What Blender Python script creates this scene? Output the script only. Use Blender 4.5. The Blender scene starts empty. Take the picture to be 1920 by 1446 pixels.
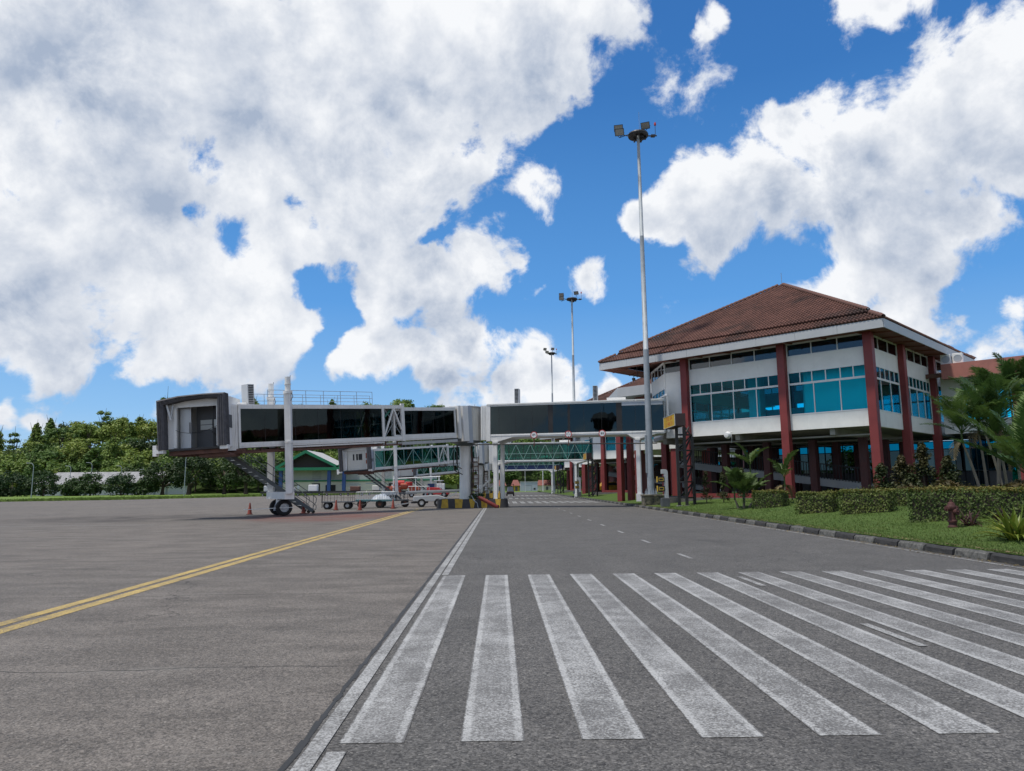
import bpy, bmesh, math, random
from mathutils import Matrix, Vector, noise as mnoise
C = bpy.context.scene
COL = C.collection
R = math.radians
random.seed(7)

# ------------------------------------------------------------------ camera
cam_d = bpy.data.cameras.new('camera')
cam_d.sensor_width = 36.0
cam_d.lens = 36.0 * 1333.0 / 1920.0
cam_d.clip_start = 0.1
cam_d.clip_end = 5000.0
cam = bpy.data.objects.new('camera', cam_d)
COL.objects.link(cam)
_yaw, _pit, _rol = R(1.07), R(8.05), R(0.55)
_f = Vector((math.sin(_yaw) * math.cos(_pit), math.cos(_yaw) * math.cos(_pit), math.sin(_pit)))
_r0 = Vector((math.cos(_yaw), -math.sin(_yaw), 0))
_u0 = _r0.cross(_f)
_r = _r0 * math.cos(_rol) - _u0 * math.sin(_rol)
_u = _u0 * math.cos(_rol) + _r0 * math.sin(_rol)
cam.matrix_world = Matrix(((_r.x, _u.x, -_f.x, 0), (_r.y, _u.y, -_f.y, 0), (_r.z, _u.z, -_f.z, 1.6), (0, 0, 0, 1)))
C.camera = cam

# ------------------------------------------------------------------ exposure
C.view_settings.view_transform = 'Standard'
C.view_settings.look = 'None'
C.view_settings.exposure = 0.24
C.view_settings.gamma = 1.0
C.view_settings.use_curve_mapping = False
C.cycles.max_bounces = 6
C.cycles.transparent_max_bounces = 24
C.cycles.transmission_bounces = 4
C.cycles.glossy_bounces = 2
C.cycles.diffuse_bounces = 2

# ------------------------------------------------------------------ world: daylight sky with cumulus
SUN_DIR = Vector((-0.30, -0.12, 0.945)).normalized()
SKY_STRENGTH = 0.1
W = bpy.data.worlds.new('World')
C.world = W
W.use_nodes = True
W.cycles.sampling_method = 'MANUAL'
W.cycles.sample_map_resolution = 512
nt = W.node_tree
nt.nodes.clear()
def wn(t, **kw):
    n = nt.nodes.new(t)
    for k, v in kw.items():
        setattr(n, k, v)
    return n
def wset(sock, v):
    if isinstance(v, bpy.types.NodeSocket):
        nt.links.new(v, sock)
    else:
        sock.default_value = v
def wmath(op, a, b=None, c=None, clamp=False):
    n = wn('ShaderNodeMath', operation=op, use_clamp=clamp)
    wset(n.inputs[0], a)
    if b is not None: wset(n.inputs[1], b)
    if c is not None: wset(n.inputs[2], c)
    return n.outputs[0]
def wvec(op, a, b):
    n = wn('ShaderNodeVectorMath', operation=op)
    wset(n.inputs[0], a); wset(n.inputs[1], b)
    return n.outputs['Value'] if op in ('DISTANCE', 'DOT_PRODUCT') else n.outputs[0]
def wrange(v, a, b, c, d, smooth=True):
    n = wn('ShaderNodeMapRange')
    n.interpolation_type = 'SMOOTHSTEP' if smooth else 'LINEAR'
    wset(n.inputs[0], v)
    for i, x in enumerate((a, b, c, d)): n.inputs[1 + i].default_value = x
    return n.outputs[0]
def wnoise(vec, scale, detail, rough, dist=0.0):
    n = wn('ShaderNodeTexNoise')
    n.inputs['Scale'].default_value = scale
    n.inputs['Detail'].default_value = detail
    n.inputs['Roughness'].default_value = rough
    n.inputs['Distortion'].default_value = dist
    wset(n.inputs['Vector'], vec)
    return n.outputs['Fac']
def wmix(f, a, b):
    n = wn('ShaderNodeMix', data_type='RGBA')
    wset(n.inputs[0], f); wset(n.inputs[6], a); wset(n.inputs[7], b)
    return n.outputs[2]
sky = wn('ShaderNodeTexSky', sky_type='NISHITA')
sky.sun_disc = False
sky.sun_elevation = math.asin(SUN_DIR.z)
sky.sun_rotation = math.atan2(SUN_DIR.x, SUN_DIR.y)
sky.air_density = 1.0
sky.dust_density = 0.6
sky.ozone_density = 3.0
DIR = wn('ShaderNodeTexCoord').outputs['Generated']
# cumulus banks: where each cloud mass hangs in the sky (unit direction, angular size)
CLOUDS =  [(-0.492, 0.718, 0.492, 0.165), (-0.346, 0.78, 0.521, 0.198), (-0.165, 0.813, 0.558, 0.204), (-0.0, 0.817, 0.576, 0.156), (0.092, 0.803, 0.588, 0.096), (-0.437, 0.818, 0.373, 0.18), (-0.227, 0.863, 0.451, 0.172), (-0.093, 0.882, 0.461, 0.137), (-0.045, 0.909, 0.414, 0.077), (-0.537, 0.8, 0.268, 0.16), (-0.406, 0.875, 0.264, 0.155), (-0.35, 0.911, 0.218, 0.114), (-0.281, 0.935, 0.216, 0.069), (-0.525, 0.833, 0.174, 0.082), (-0.426, 0.888, 0.171, 0.07), (-0.208, 0.909, 0.362, 0.075), (-0.153, 0.918, 0.365, 0.076), (-0.096, 0.925, 0.368, 0.049), (-0.169, 0.935, 0.311, 0.063), (-0.113, 0.951, 0.286, 0.08), (-0.047, 0.954, 0.294, 0.062), (-0.157, 0.954, 0.257, 0.065), (-0.07, 0.969, 0.238, 0.059), (-0.187, 0.964, 0.188, 0.054), (-0.115, 0.976, 0.186, 0.081), (-0.041, 0.98, 0.194, 0.067), (-0.004, 0.983, 0.183, 0.045), (-0.101, 0.984, 0.15, 0.052), (0.049, 0.92, 0.388, 0.031), (0.049, 0.985, 0.168, 0.044), (0.13, 0.951, 0.281, 0.042), (0.018, 0.992, 0.124, 0.056), (0.06, 0.99, 0.131, 0.055), (-0.079, 0.99, 0.117, 0.044), (-0.027, 0.993, 0.114, 0.044), (0.145, 0.982, 0.121, 0.036), (0.005, 0.947, 0.322, 0.029), (0.038, 0.959, 0.28, 0.026), (0.206, 0.912, 0.355, 0.053), (0.265, 0.889, 0.375, 0.076), (0.333, 0.858, 0.39, 0.087), (0.364, 0.826, 0.431, 0.052), (0.394, 0.803, 0.447, 0.045), (0.414, 0.829, 0.377, 0.096), (0.463, 0.829, 0.315, 0.106), (0.43, 0.8, 0.418, 0.057), (0.495, 0.784, 0.376, 0.097), (0.527, 0.74, 0.418, 0.098), (0.55, 0.696, 0.461, 0.083), (0.558, 0.738, 0.379, 0.085), (0.497, 0.828, 0.26, 0.091), (0.446, 0.858, 0.256, 0.07), (0.541, 0.79, 0.287, 0.059), (0.566, 0.769, 0.298, 0.035), (0.509, 0.833, 0.215, 0.055), (0.403, 0.738, 0.541, 0.045), (0.437, 0.722, 0.536, 0.05), (0.477, 0.699, 0.532, 0.04), (0.256, 0.775, 0.578, 0.025), (0.579, 0.8, 0.161, 0.039), (0.594, 0.782, 0.188, 0.033), (0.543, 0.819, 0.185, 0.024), (-0.535, 0.841, 0.076, 0.02), (-0.566, 0.821, 0.079, 0.017), (-0.427, 0.896, 0.12, 0.026), (-0.553, 0.823, 0.135, 0.034), (-0.27, 0.951, 0.15, 0.024), (-0.264, 0.913, 0.312, 0.081), (-0.218, 0.926, 0.309, 0.062), (-0.305, 0.912, 0.275, 0.074), (-0.524, 0.767, 0.369, 0.088), (-0.282, 0.899, 0.336, 0.087), (-0.314, 0.864, 0.394, 0.095), (-0.518, 0.739, 0.43, 0.094), (0.501, 0.844, 0.191, 0.073), (0.476, 0.835, 0.276, 0.093), (-0.478, 0.82, 0.314, 0.098), (0.28, 0.9, 0.335, 0.063), (0.46, 0.868, 0.189, 0.057), (0.425, 0.875, 0.233, 0.058), (0.536, 0.809, 0.241, 0.053), (0.227, 0.917, 0.326, 0.043)]
GAPS =  [(-0.404, 0.843, 0.354, 0.025), (-0.377, 0.859, 0.346, 0.018), (-0.273, 0.891, 0.363, 0.017), (-0.239, 0.88, 0.41, 0.014), (-0.242, 0.94, 0.242, 0.021), (-0.224, 0.95, 0.219, 0.025), (-0.239, 0.952, 0.19, 0.025), (-0.249, 0.956, 0.157, 0.025), (-0.097, 0.935, 0.341, 0.017), (-0.263, 0.926, 0.272, 0.02)]
_warp = wn('ShaderNodeTexNoise'); _warp.inputs['Scale'].default_value = 7.0; _warp.inputs['Detail'].default_value = 3.0
nt.links.new(DIR, _warp.inputs['Vector'])
_wv = wvec('SUBTRACT', _warp.outputs['Color'], (0.5, 0.5, 0.5))
_ws = wn('ShaderNodeVectorMath', operation='SCALE'); wset(_ws.inputs[0], _wv); _ws.inputs['Scale'].default_value = 0.10
DW = wvec('ADD', DIR, _ws.outputs[0])
_warp2 = wn('ShaderNodeTexNoise'); _warp2.inputs['Scale'].default_value = 19.0; _warp2.inputs['Detail'].default_value = 4.0
nt.links.new(DIR, _warp2.inputs['Vector'])
_ws2 = wn('ShaderNodeVectorMath', operation='SCALE'); wset(_ws2.inputs[0], wvec('SUBTRACT', _warp2.outputs['Color'], (0.5, 0.5, 0.5))); _ws2.inputs['Scale'].default_value = 0.055
DW = wvec('ADD', DW, _ws2.outputs[0])
SUNWARD = (-0.030, 0.0, 0.055)             # across the sky towards the sun
def coverage(vec, gaps=True):
    acc = None
    for (x, y, z, r) in CLOUDS:
        small = r < 0.05
        if not gaps and r < 0.055: continue
        b = wrange(wvec('DISTANCE', vec, (x, y, z)), r * (0.0 if small else 0.2), r * (1.6 if small else 1.2), 0.72 if small else 1.0, 0.0, False)
        acc = b if acc is None else wmath('SMOOTH_MAX', acc, b, 0.18)
    if not gaps: return acc
    gap = None
    for (x, y, z, r) in GAPS:
        b = wrange(wvec('DISTANCE', vec, (x, y, z)), r * 0.2, r * 1.5, 1.0, 0.0, False)
        gap = b if gap is None else wmath('SMOOTH_MAX', gap, b, 0.1)
    return wmath('SUBTRACT', acc, wmath('MULTIPLY', gap, 0.36))
# scattered cloud over the rest of the dome, behind the camera and overhead
away = wrange(wvec('DOT_PRODUCT', DIR, tuple(_f)), 0.55, 0.3, 0.0, 1.0)
rest = wrange(wnoise(DIR, 3.2, 3.0, 0.5), 0.36, 0.60, 0.0, 1.0)
acc = wmath('MAXIMUM', coverage(DW), wmath('MULTIPLY', rest, away))
acc_s = wmath('MAXIMUM', coverage(wvec('ADD', DW, SUNWARD), False), wmath('MULTIPLY', rest, away))
# billows: coarse lumps, then finer and finer ragged edges
def ragged(v):
    return wmath('ADD', wmath('MULTIPLY', wmath('SUBTRACT', wnoise(v, 5.0, 2.0, 0.5, 0.2), 0.5), 0.7),
                 wmath('MULTIPLY', wmath('SUBTRACT', wnoise(v, 10.5, 7.5, 0.64, 0.25), 0.5), 1.65))
soft = ragged(DIR)
FIELD = wmath('ADD', acc, wmath('MULTIPLY', soft, wrange(acc, 0.0, 0.22, 0.62, 1.0)))
edge = wnoise(DIR, 3.0, 3.0, 0.5)
alpha = wrange(wmath('ADD', FIELD, wmath('MULTIPLY', wmath('SUBTRACT', edge, 0.5), 0.4)), 0.32, 0.60, 0.0, 1.0)
# modelling: a billow is bright on its sunward side and grey where more cloud lies towards the sun
def billow(v):
    return wmath('ADD', wnoise(v, 5.2, 6.0, 0.55, 0.35), wmath('MULTIPLY', wnoise(v, 15.0, 5.5, 0.64, 0.2), 0.42))
relief = wmath('SUBTRACT', billow(wvec('ADD', DIR, (-0.020, 0.0, 0.036))), billow(DIR))
bulk = wmath('SUBTRACT', acc_s, acc)
body = wmath('ADD', wmath('MULTIPLY', wnoise(DIR, 2.8, 3.0, 0.55, 0.5), 0.65), wmath('MULTIPLY', wnoise(DIR, 7.0, 5.0, 0.6, 0.3), 0.35))
thick = wrange(FIELD, 0.40, 1.20, 0.0, 1.0)
shade = wmath('MULTIPLY', thick, wrange(body, 0.34, 0.66, 0.92, 0.05))
shade = wmath('ADD', shade, wmath('MULTIPLY', bulk, 0.85))
shade = wmath('ADD', wmath('ADD', shade, 0.21), wmath('MULTIPLY', relief, 1.9), clamp=True)
cloud = wmix(shade, (7.9, 8.05, 8.3, 1), (3.3, 3.95, 5.1, 1))
elev = wn('ShaderNodeSeparateXYZ'); nt.links.new(DIR, elev.inputs[0])
tone = wn('ShaderNodeValToRGB')
tr = tone.color_ramp
tr.elements[0].position = 0.0; tr.elements[0].color = (0.50, 0.72, 0.95, 1)
tr.elements[1].position = 1.0; tr.elements[1].color = (0.010, 0.075, 0.33, 1)
for ps, c in ((0.10, (0.26, 0.54, 0.92)), (0.25, (0.10, 0.355, 0.81)), (0.5, (0.034, 0.19, 0.55))):
    e = tr.elements.new(ps); e.color = c + (1,)
nt.links.new(elev.outputs[2], tone.inputs[0])
ten = wn('ShaderNodeVectorMath', operation='SCALE'); wset(ten.inputs[0], tone.outputs[0]); ten.inputs['Scale'].default_value = 8.3
skyc = wmix(0.85, sky.outputs[0], ten.outputs[0])
full = wmix(alpha, skyc, cloud)
bg = wn('ShaderNodeBackground')
nt.links.new(full, bg.inputs['Color'])
bg.inputs['Strength'].default_value = SKY_STRENGTH
out = wn('ShaderNodeOutputWorld')
nt.links.new(bg.outputs[0], out.inputs['Surface'])

# ------------------------------------------------------------------ sun, softened by the cloud in front of it
sd = bpy.data.lights.new('sun', 'SUN')
sd.energy = 3.3
sd.angle = R(4)
sd.color = (1.0, 0.94, 0.84)
so = bpy.data.objects.new('sun', sd)
COL.objects.link(so)
so.rotation_euler = SUN_DIR.to_track_quat('Z', 'Y').to_euler()
so.location = (0, 0, 60)

# ------------------------------------------------------------------ mesh helpers
class MB:
    """collects simple solids into one mesh"""
    def __init__(s):
        s.v = []; s.f = []; s.g = []
    def add(s, vs, fs):
        o = len(s.v); q = len(s.f); s.v += [tuple(p) for p in vs]; s.f += [tuple(i + o for i in f) for f in fs]
        s.g.append((o, len(s.v), q, len(s.f)))
        return s
    def box(s, a, b):
        x0, y0, z0 = a; x1, y1, z1 = b
        if x0 > x1: x0, x1 = x1, x0
        if y0 > y1: y0, y1 = y1, y0
        if z0 > z1: z0, z1 = z1, z0
        return s.add([(x0, y0, z0), (x1, y0, z0), (x1, y1, z0), (x0, y1, z0), (x0, y0, z1), (x1, y0, z1), (x1, y1, z1), (x0, y1, z1)],
                     [(0, 3, 2, 1), (4, 5, 6, 7), (0, 1, 5, 4), (1, 2, 6, 5), (2, 3, 7, 6), (3, 0, 4, 7)])
    def bar(s, p, q, w, h=None, up=(0, 0, 1)):
        h = h or w
        p = Vector(p); q = Vector(q); d = (q - p).normalized(); u = Vector(up)
        if abs(d.dot(u)) > 0.98: u = Vector((0, 1, 0))
        a = d.cross(u).normalized() * (w / 2); b = a.cross(d).normalized() * (h / 2)
        vs = [p - a - b, p + a - b, p + a + b, p - a + b, q - a - b, q + a - b, q + a + b, q - a + b]
        return s.add(vs, [(0, 3, 2, 1), (4, 5, 6, 7), (0, 1, 5, 4), (1, 2, 6, 5), (2, 3, 7, 6), (3, 0, 4, 7)])
    def tube(s, p, q, r, n=8, r2=None, cap=True):
        r2 = r if r2 is None else r2
        p = Vector(p); q = Vector(q); d = (q - p).normalized()
        u = Vector((0, 0, 1)) if abs(d.z) < 0.95 else Vector((1, 0, 0))
        a = d.cross(u).normalized(); b = a.cross(d).normalized()
        vs = []
        for k in range(n):
            t = 2 * math.pi * k / n; e = a * math.cos(t) + b * math.sin(t)
            vs += [p + e * r, q + e * r2]
        fs = [(2 * k, 2 * ((k + 1) % n), 2 * ((k + 1) % n) + 1, 2 * k + 1) for k in range(n)]
        if cap:
            fs += [tuple(2 * k for k in reversed(range(n))), tuple(2 * k + 1 for k in range(n))]
        return s.add(vs, fs)
    def path(s, pts, r, n=6):
        for a, b in zip(pts[:-1], pts[1:]): s.tube(a, b, r, n)
        return s
    def lathe(s, prof, n=16, c=(0, 0, 0), axis='z'):
        vs = []; m = len(prof)
        for k in range(n):
            t = 2 * math.pi * k / n; cx, sx = math.cos(t), math.sin(t)
            for (r, z) in prof:
                if axis == 'z': vs.append((c[0] + r * cx, c[1] + r * sx, c[2] + z))
                elif axis == 'y': vs.append((c[0] + r * sx, c[1] + z, c[2] + r * cx))
                else: vs.append((c[0] + z, c[1] + r * cx, c[2] + r * sx))
        fs = []
        for k in range(n):
            k2 = (k + 1) % n
            for i in range(m - 1):
                fs.append((k * m + i, k2 * m + i, k2 * m + i + 1, k * m + i + 1))
        return s.add(vs, fs)
    def prism(s, poly, z0, z1):
        n = len(poly)
        vs = [(x, y, z0) for x, y in poly] + [(x, y, z1) for x, y in poly]
        fs = [tuple(reversed(range(n))), tuple(range(n, 2 * n))] + [(k, (k + 1) % n, n + (k + 1) % n, n + k) for k in range(n)]
        return s.add(vs, fs)
    def extr(s, poly, y0, y1):
        """polygon in x-z, extruded along y"""
        n = len(poly)
        vs = [(x, y0, z) for x, z in poly] + [(x, y1, z) for x, z in poly]
        fs = [tuple(range(n)), tuple(reversed(range(n, 2 * n)))] + [(k, n + k, n + (k + 1) % n, (k + 1) % n) for k in range(n)]
        return s.add(vs, fs)
    def quad(s, a, b, c, d): return s.add([a, b, c, d], [(0, 1, 2, 3)])
    def mesh(s, name, mat, xf=None, smooth=False):
        me = bpy.data.meshes.new(name)
        vs = s.v if xf is None else [tuple(xf @ Vector(p)) for p in s.v]
        me.from_pydata(vs, [], s.f)
        if mat: me.materials.append(mat)
        if smooth:
            for p in me.polygons: p.use_smooth = True
        me.update()
        bm = bmesh.new(); bm.from_mesh(me); bmesh.ops.recalc_face_normals(bm, faces=bm.faces); bm.to_mesh(me); bm.free()
        return me
    def each(s, name, mat, parent=None, xf=None, smooth=False):
        """every solid that was added becomes an object of its own"""
        out = []
        for (v0, v1, f0, f1) in s.g:
            m = MB(); m.v = s.v[v0:v1]; m.f = [tuple(i - v0 for i in f) for f in s.f[f0:f1]]
            out.append(m.build(name, mat, parent, xf, smooth))
        return out
    def stuff(s, name, mat, parent=None, xf=None, smooth=False):
        """fine repeated pieces, too small to pick apart, as one part"""
        o = s.build(name, mat, parent, xf, smooth); o['kind'] = 'stuff'; return o
    def build(s, name, mat, parent=None, xf=None, smooth=False, loc=None, rz=0, bevel=0):
        o = bpy.data.objects.new(name, s.mesh(name, mat, xf, smooth))
        COL.objects.link(o)
        if parent is not None: o.parent = parent
        if loc is not None: o.location = loc
        if rz: o.rotation_euler = (0, 0, rz)
        if bevel:
            b = o.modifiers.new('bevel', 'BEVEL'); b.width = bevel; b.segments = 2; b.limit_method = 'ANGLE'
        return o
def tag(o, label=None, cat=None, group=None, kind=None):
    if label: o['label'] = label
    if cat: o['category'] = cat
    if group: o['group'] = group
    if kind: o['kind'] = kind
    return o
def thing(name, label, cat, loc=(0, 0, 0), rz=0, group=None, kind=None):
    o = bpy.data.objects.new(name, None)
    COL.objects.link(o)
    o.empty_display_size = 0.3
    o.location = loc; o.rotation_euler = (0, 0, rz)
    return tag(o, label, cat, group, kind)
def struct_root(name):
    o = bpy.data.objects.new(name, None); COL.objects.link(o); o['kind'] = 'structure'; return o
def inst(name, me, parent=None, loc=(0, 0, 0), rot=(0, 0, 0), sc=(1, 1, 1)):
    o = bpy.data.objects.new(name, me); COL.objects.link(o)
    o.location = loc; o.rotation_euler = rot; o.scale = sc
    if parent is not None: o.parent = parent
    return o
KIDS = {}
def copy_tree(o, parent=None):
    if not KIDS:
        for q in bpy.data.objects:
            if q.parent: KIDS.setdefault(q.parent.name, []).append(q)
    c = o.copy(); COL.objects.link(c)
    if parent is not None: c.parent = parent
    for ch in KIDS.get(o.name, []): copy_tree(ch, c)
    return c
def dup(o, loc, label, rz=None, group=None):
    KIDS.clear()
    c = copy_tree(o); c.location = loc; c['label'] = label
    if rz is not None: c.rotation_euler = (0, 0, rz)
    if group: c['group'] = group
    KIDS.clear()
    return c

# ------------------------------------------------------------------ materials
class NT:
    def __init__(s, name):
        s.m = bpy.data.materials.new(name); s.m.use_nodes = True
        s.t = s.m.node_tree; s.t.nodes.clear()
        s.out = s.n('ShaderNodeOutputMaterial')
        s.p = s.n('ShaderNodeBsdfPrincipled')
        s.l(s.p.outputs[0], s.out.inputs[0])
        s.co = s.n('ShaderNodeTexCoord')
        s.geo = None
    def n(s, t, **kw):
        q = s.t.nodes.new(t)
        for k, v in kw.items(): setattr(q, k, v)
        return q
    def l(s, a, b): s.t.links.new(a, b)
    def put(s, sock, v):
        if isinstance(v, bpy.types.NodeSocket): s.l(v, sock)
        else: sock.default_value = v
    def pos(s):
        if s.geo is None: s.geo = s.n('ShaderNodeNewGeometry')
        return s.geo.outputs['Position']
    def obj(s): return s.co.outputs['Object']
    def mp(s, vec, sc=(1, 1, 1), rot=(0, 0, 0), loc=(0, 0, 0)):
        q = s.n('ShaderNodeMapping'); s.l(vec, q.inputs[0])
        q.inputs['Scale'].default_value = sc; q.inputs['Rotation'].default_value = rot; q.inputs['Location'].default_value = loc
        return q.outputs[0]
    def noise(s, vec, scale=5, detail=4, rough=0.55, dist=0, col=False):
        q = s.n('ShaderNodeTexNoise'); s.l(vec, q.inputs['Vector'])
        q.inputs['Scale'].default_value = scale; q.inputs['Detail'].default_value = detail
        q.inputs['Roughness'].default_value = rough; q.inputs['Distortion'].default_value = dist
        return q.outputs['Color' if col else 'Fac']
    def vor(s, vec, scale=5, feat='F1', out='Color'):
        q = s.n('ShaderNodeTexVoronoi', feature=feat); s.l(vec, q.inputs['Vector']); q.inputs['Scale'].default_value = scale
        return q.outputs[out]
    def math(s, op, a, b=0.0, clamp=False):
        q = s.n('ShaderNodeMath', operation=op, use_clamp=clamp); s.put(q.inputs[0], a); s.put(q.inputs[1], b); return q.outputs[0]
    def rng(s, v, a, b, c=0.0, d=1.0, smooth=False):
        q = s.n('ShaderNodeMapRange'); s.put(q.inputs[0], v)
        if smooth: q.interpolation_type = 'SMOOTHSTEP'
        for i, x in enumerate((a, b, c, d)): q.inputs[1 + i].default_value = x
        return q.outputs[0]
    def mix(s, f, a, b, mode='MIX'):
        q = s.n('ShaderNodeMix', data_type='RGBA', blend_type=mode); s.put(q.inputs[0], f)
        for i, v in ((6, a), (7, b)):
            s.put(q.inputs[i], v if isinstance(v, bpy.types.NodeSocket) else tuple(v) + ((1,) if len(v) == 3 else ()))
        return q.outputs[2]
    def scale(s, c, f):
        q = s.n('ShaderNodeMix', data_type='RGBA', blend_type='MULTIPLY'); q.inputs[0].default_value = 1
        s.put(q.inputs[6], c)
        k = s.n('ShaderNodeCombineColor')
        for i in range(3): s.put(k.inputs[i], f)
        s.l(k.outputs[0], q.inputs[7]); return q.outputs[2]
    def sep(s, v):
        q = s.n('ShaderNodeSeparateXYZ'); s.l(v, q.inputs[0]); return q.outputs
    def bump(s, h, strength=0.3, dist=0.02):
        q = s.n('ShaderNodeBump'); s.l(h, q.inputs['Height']); q.inputs['Strength'].default_value = strength; q.inputs['Distance'].default_value = dist
        s.l(q.outputs[0], s.p.inputs['Normal']); return s
    def fin(s, col, rough=0.6, metal=0.0, spec=0.5):
        if isinstance(col, (tuple, list)): col = tuple(col) + ((1,) if len(col) == 3 else ())
        s.put(s.p.inputs['Base Color'], col); s.put(s.p.inputs['Roughness'], rough); s.put(s.p.inputs['Metallic'], metal)
        s.p.inputs['Specular IOR Level'].default_value = spec
        return s.m

def paint(name, c, rough=0.55, metal=0.0, var=0.12, dirt=0.25, dirtc=(0.16, 0.14, 0.12), sc=1.3, bump=0.0, spec=0.4):
    """painted or plain solid surface with uneven tone and runs of grime"""
    t = NT(name)
    o = t.obj()
    a = t.noise(o, sc, 5, 0.6)
    col = t.mix(t.rng(a, 0.3, 0.7), [x * (1 - var) for x in c], [min(1, x * (1 + var)) for x in c])
    if dirt:
        st = t.noise(t.mp(o, (5, 5, 0.45)), 1.6, 6, 0.65)
        col = t.mix(t.rng(st, 0.52, 0.85, 0, dirt, True), col, dirtc)
    if bump: t.bump(t.noise(o, 40, 4, 0.6), bump, 0.01)
    return t.fin(col, t.rng(a, 0.3, 0.7, max(0.05, rough - 0.08), min(1, rough + 0.08)), metal, spec)

def glass(name, tint, refl=(0.9, 0.95, 1.0), gloss=0.06, rough=0.02, boost=1.0):
    """tinted see-through pane: coloured transmission under a clear Fresnel reflection"""
    t = NT(name)
    t.t.nodes.remove(t.p)
    tr = t.n('ShaderNodeBsdfTransparent'); tr.inputs[0].default_value = tuple(tint) + (1,)
    gl = t.n('ShaderNodeBsdfGlossy'); gl.inputs['Color'].default_value = tuple(refl) + (1,); gl.inputs['Roughness'].default_value = rough
    fr = t.n('ShaderNodeFresnel'); fr.inputs['IOR'].default_value = 1.5
    wob = t.noise(t.obj(), 0.9, 2, 0.5)
    bp = t.n('ShaderNodeBump'); bp.inputs['Strength'].default_value = 0.05; bp.inputs['Distance'].default_value = 0.05
    t.l(wob, bp.inputs['Height']); t.l(bp.outputs[0], gl.inputs['Normal'])
    f = t.math('ADD', t.math('MULTIPLY', fr.outputs[0], boost), gloss, True)
    mx = t.n('ShaderNodeMixShader'); t.l(f, mx.inputs[0]); t.l(tr.outputs[0], mx.inputs[1]); t.l(gl.outputs[0], mx.inputs[2])
    t.l(mx.outputs[0], t.out.inputs[0])
    return t.m

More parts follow.
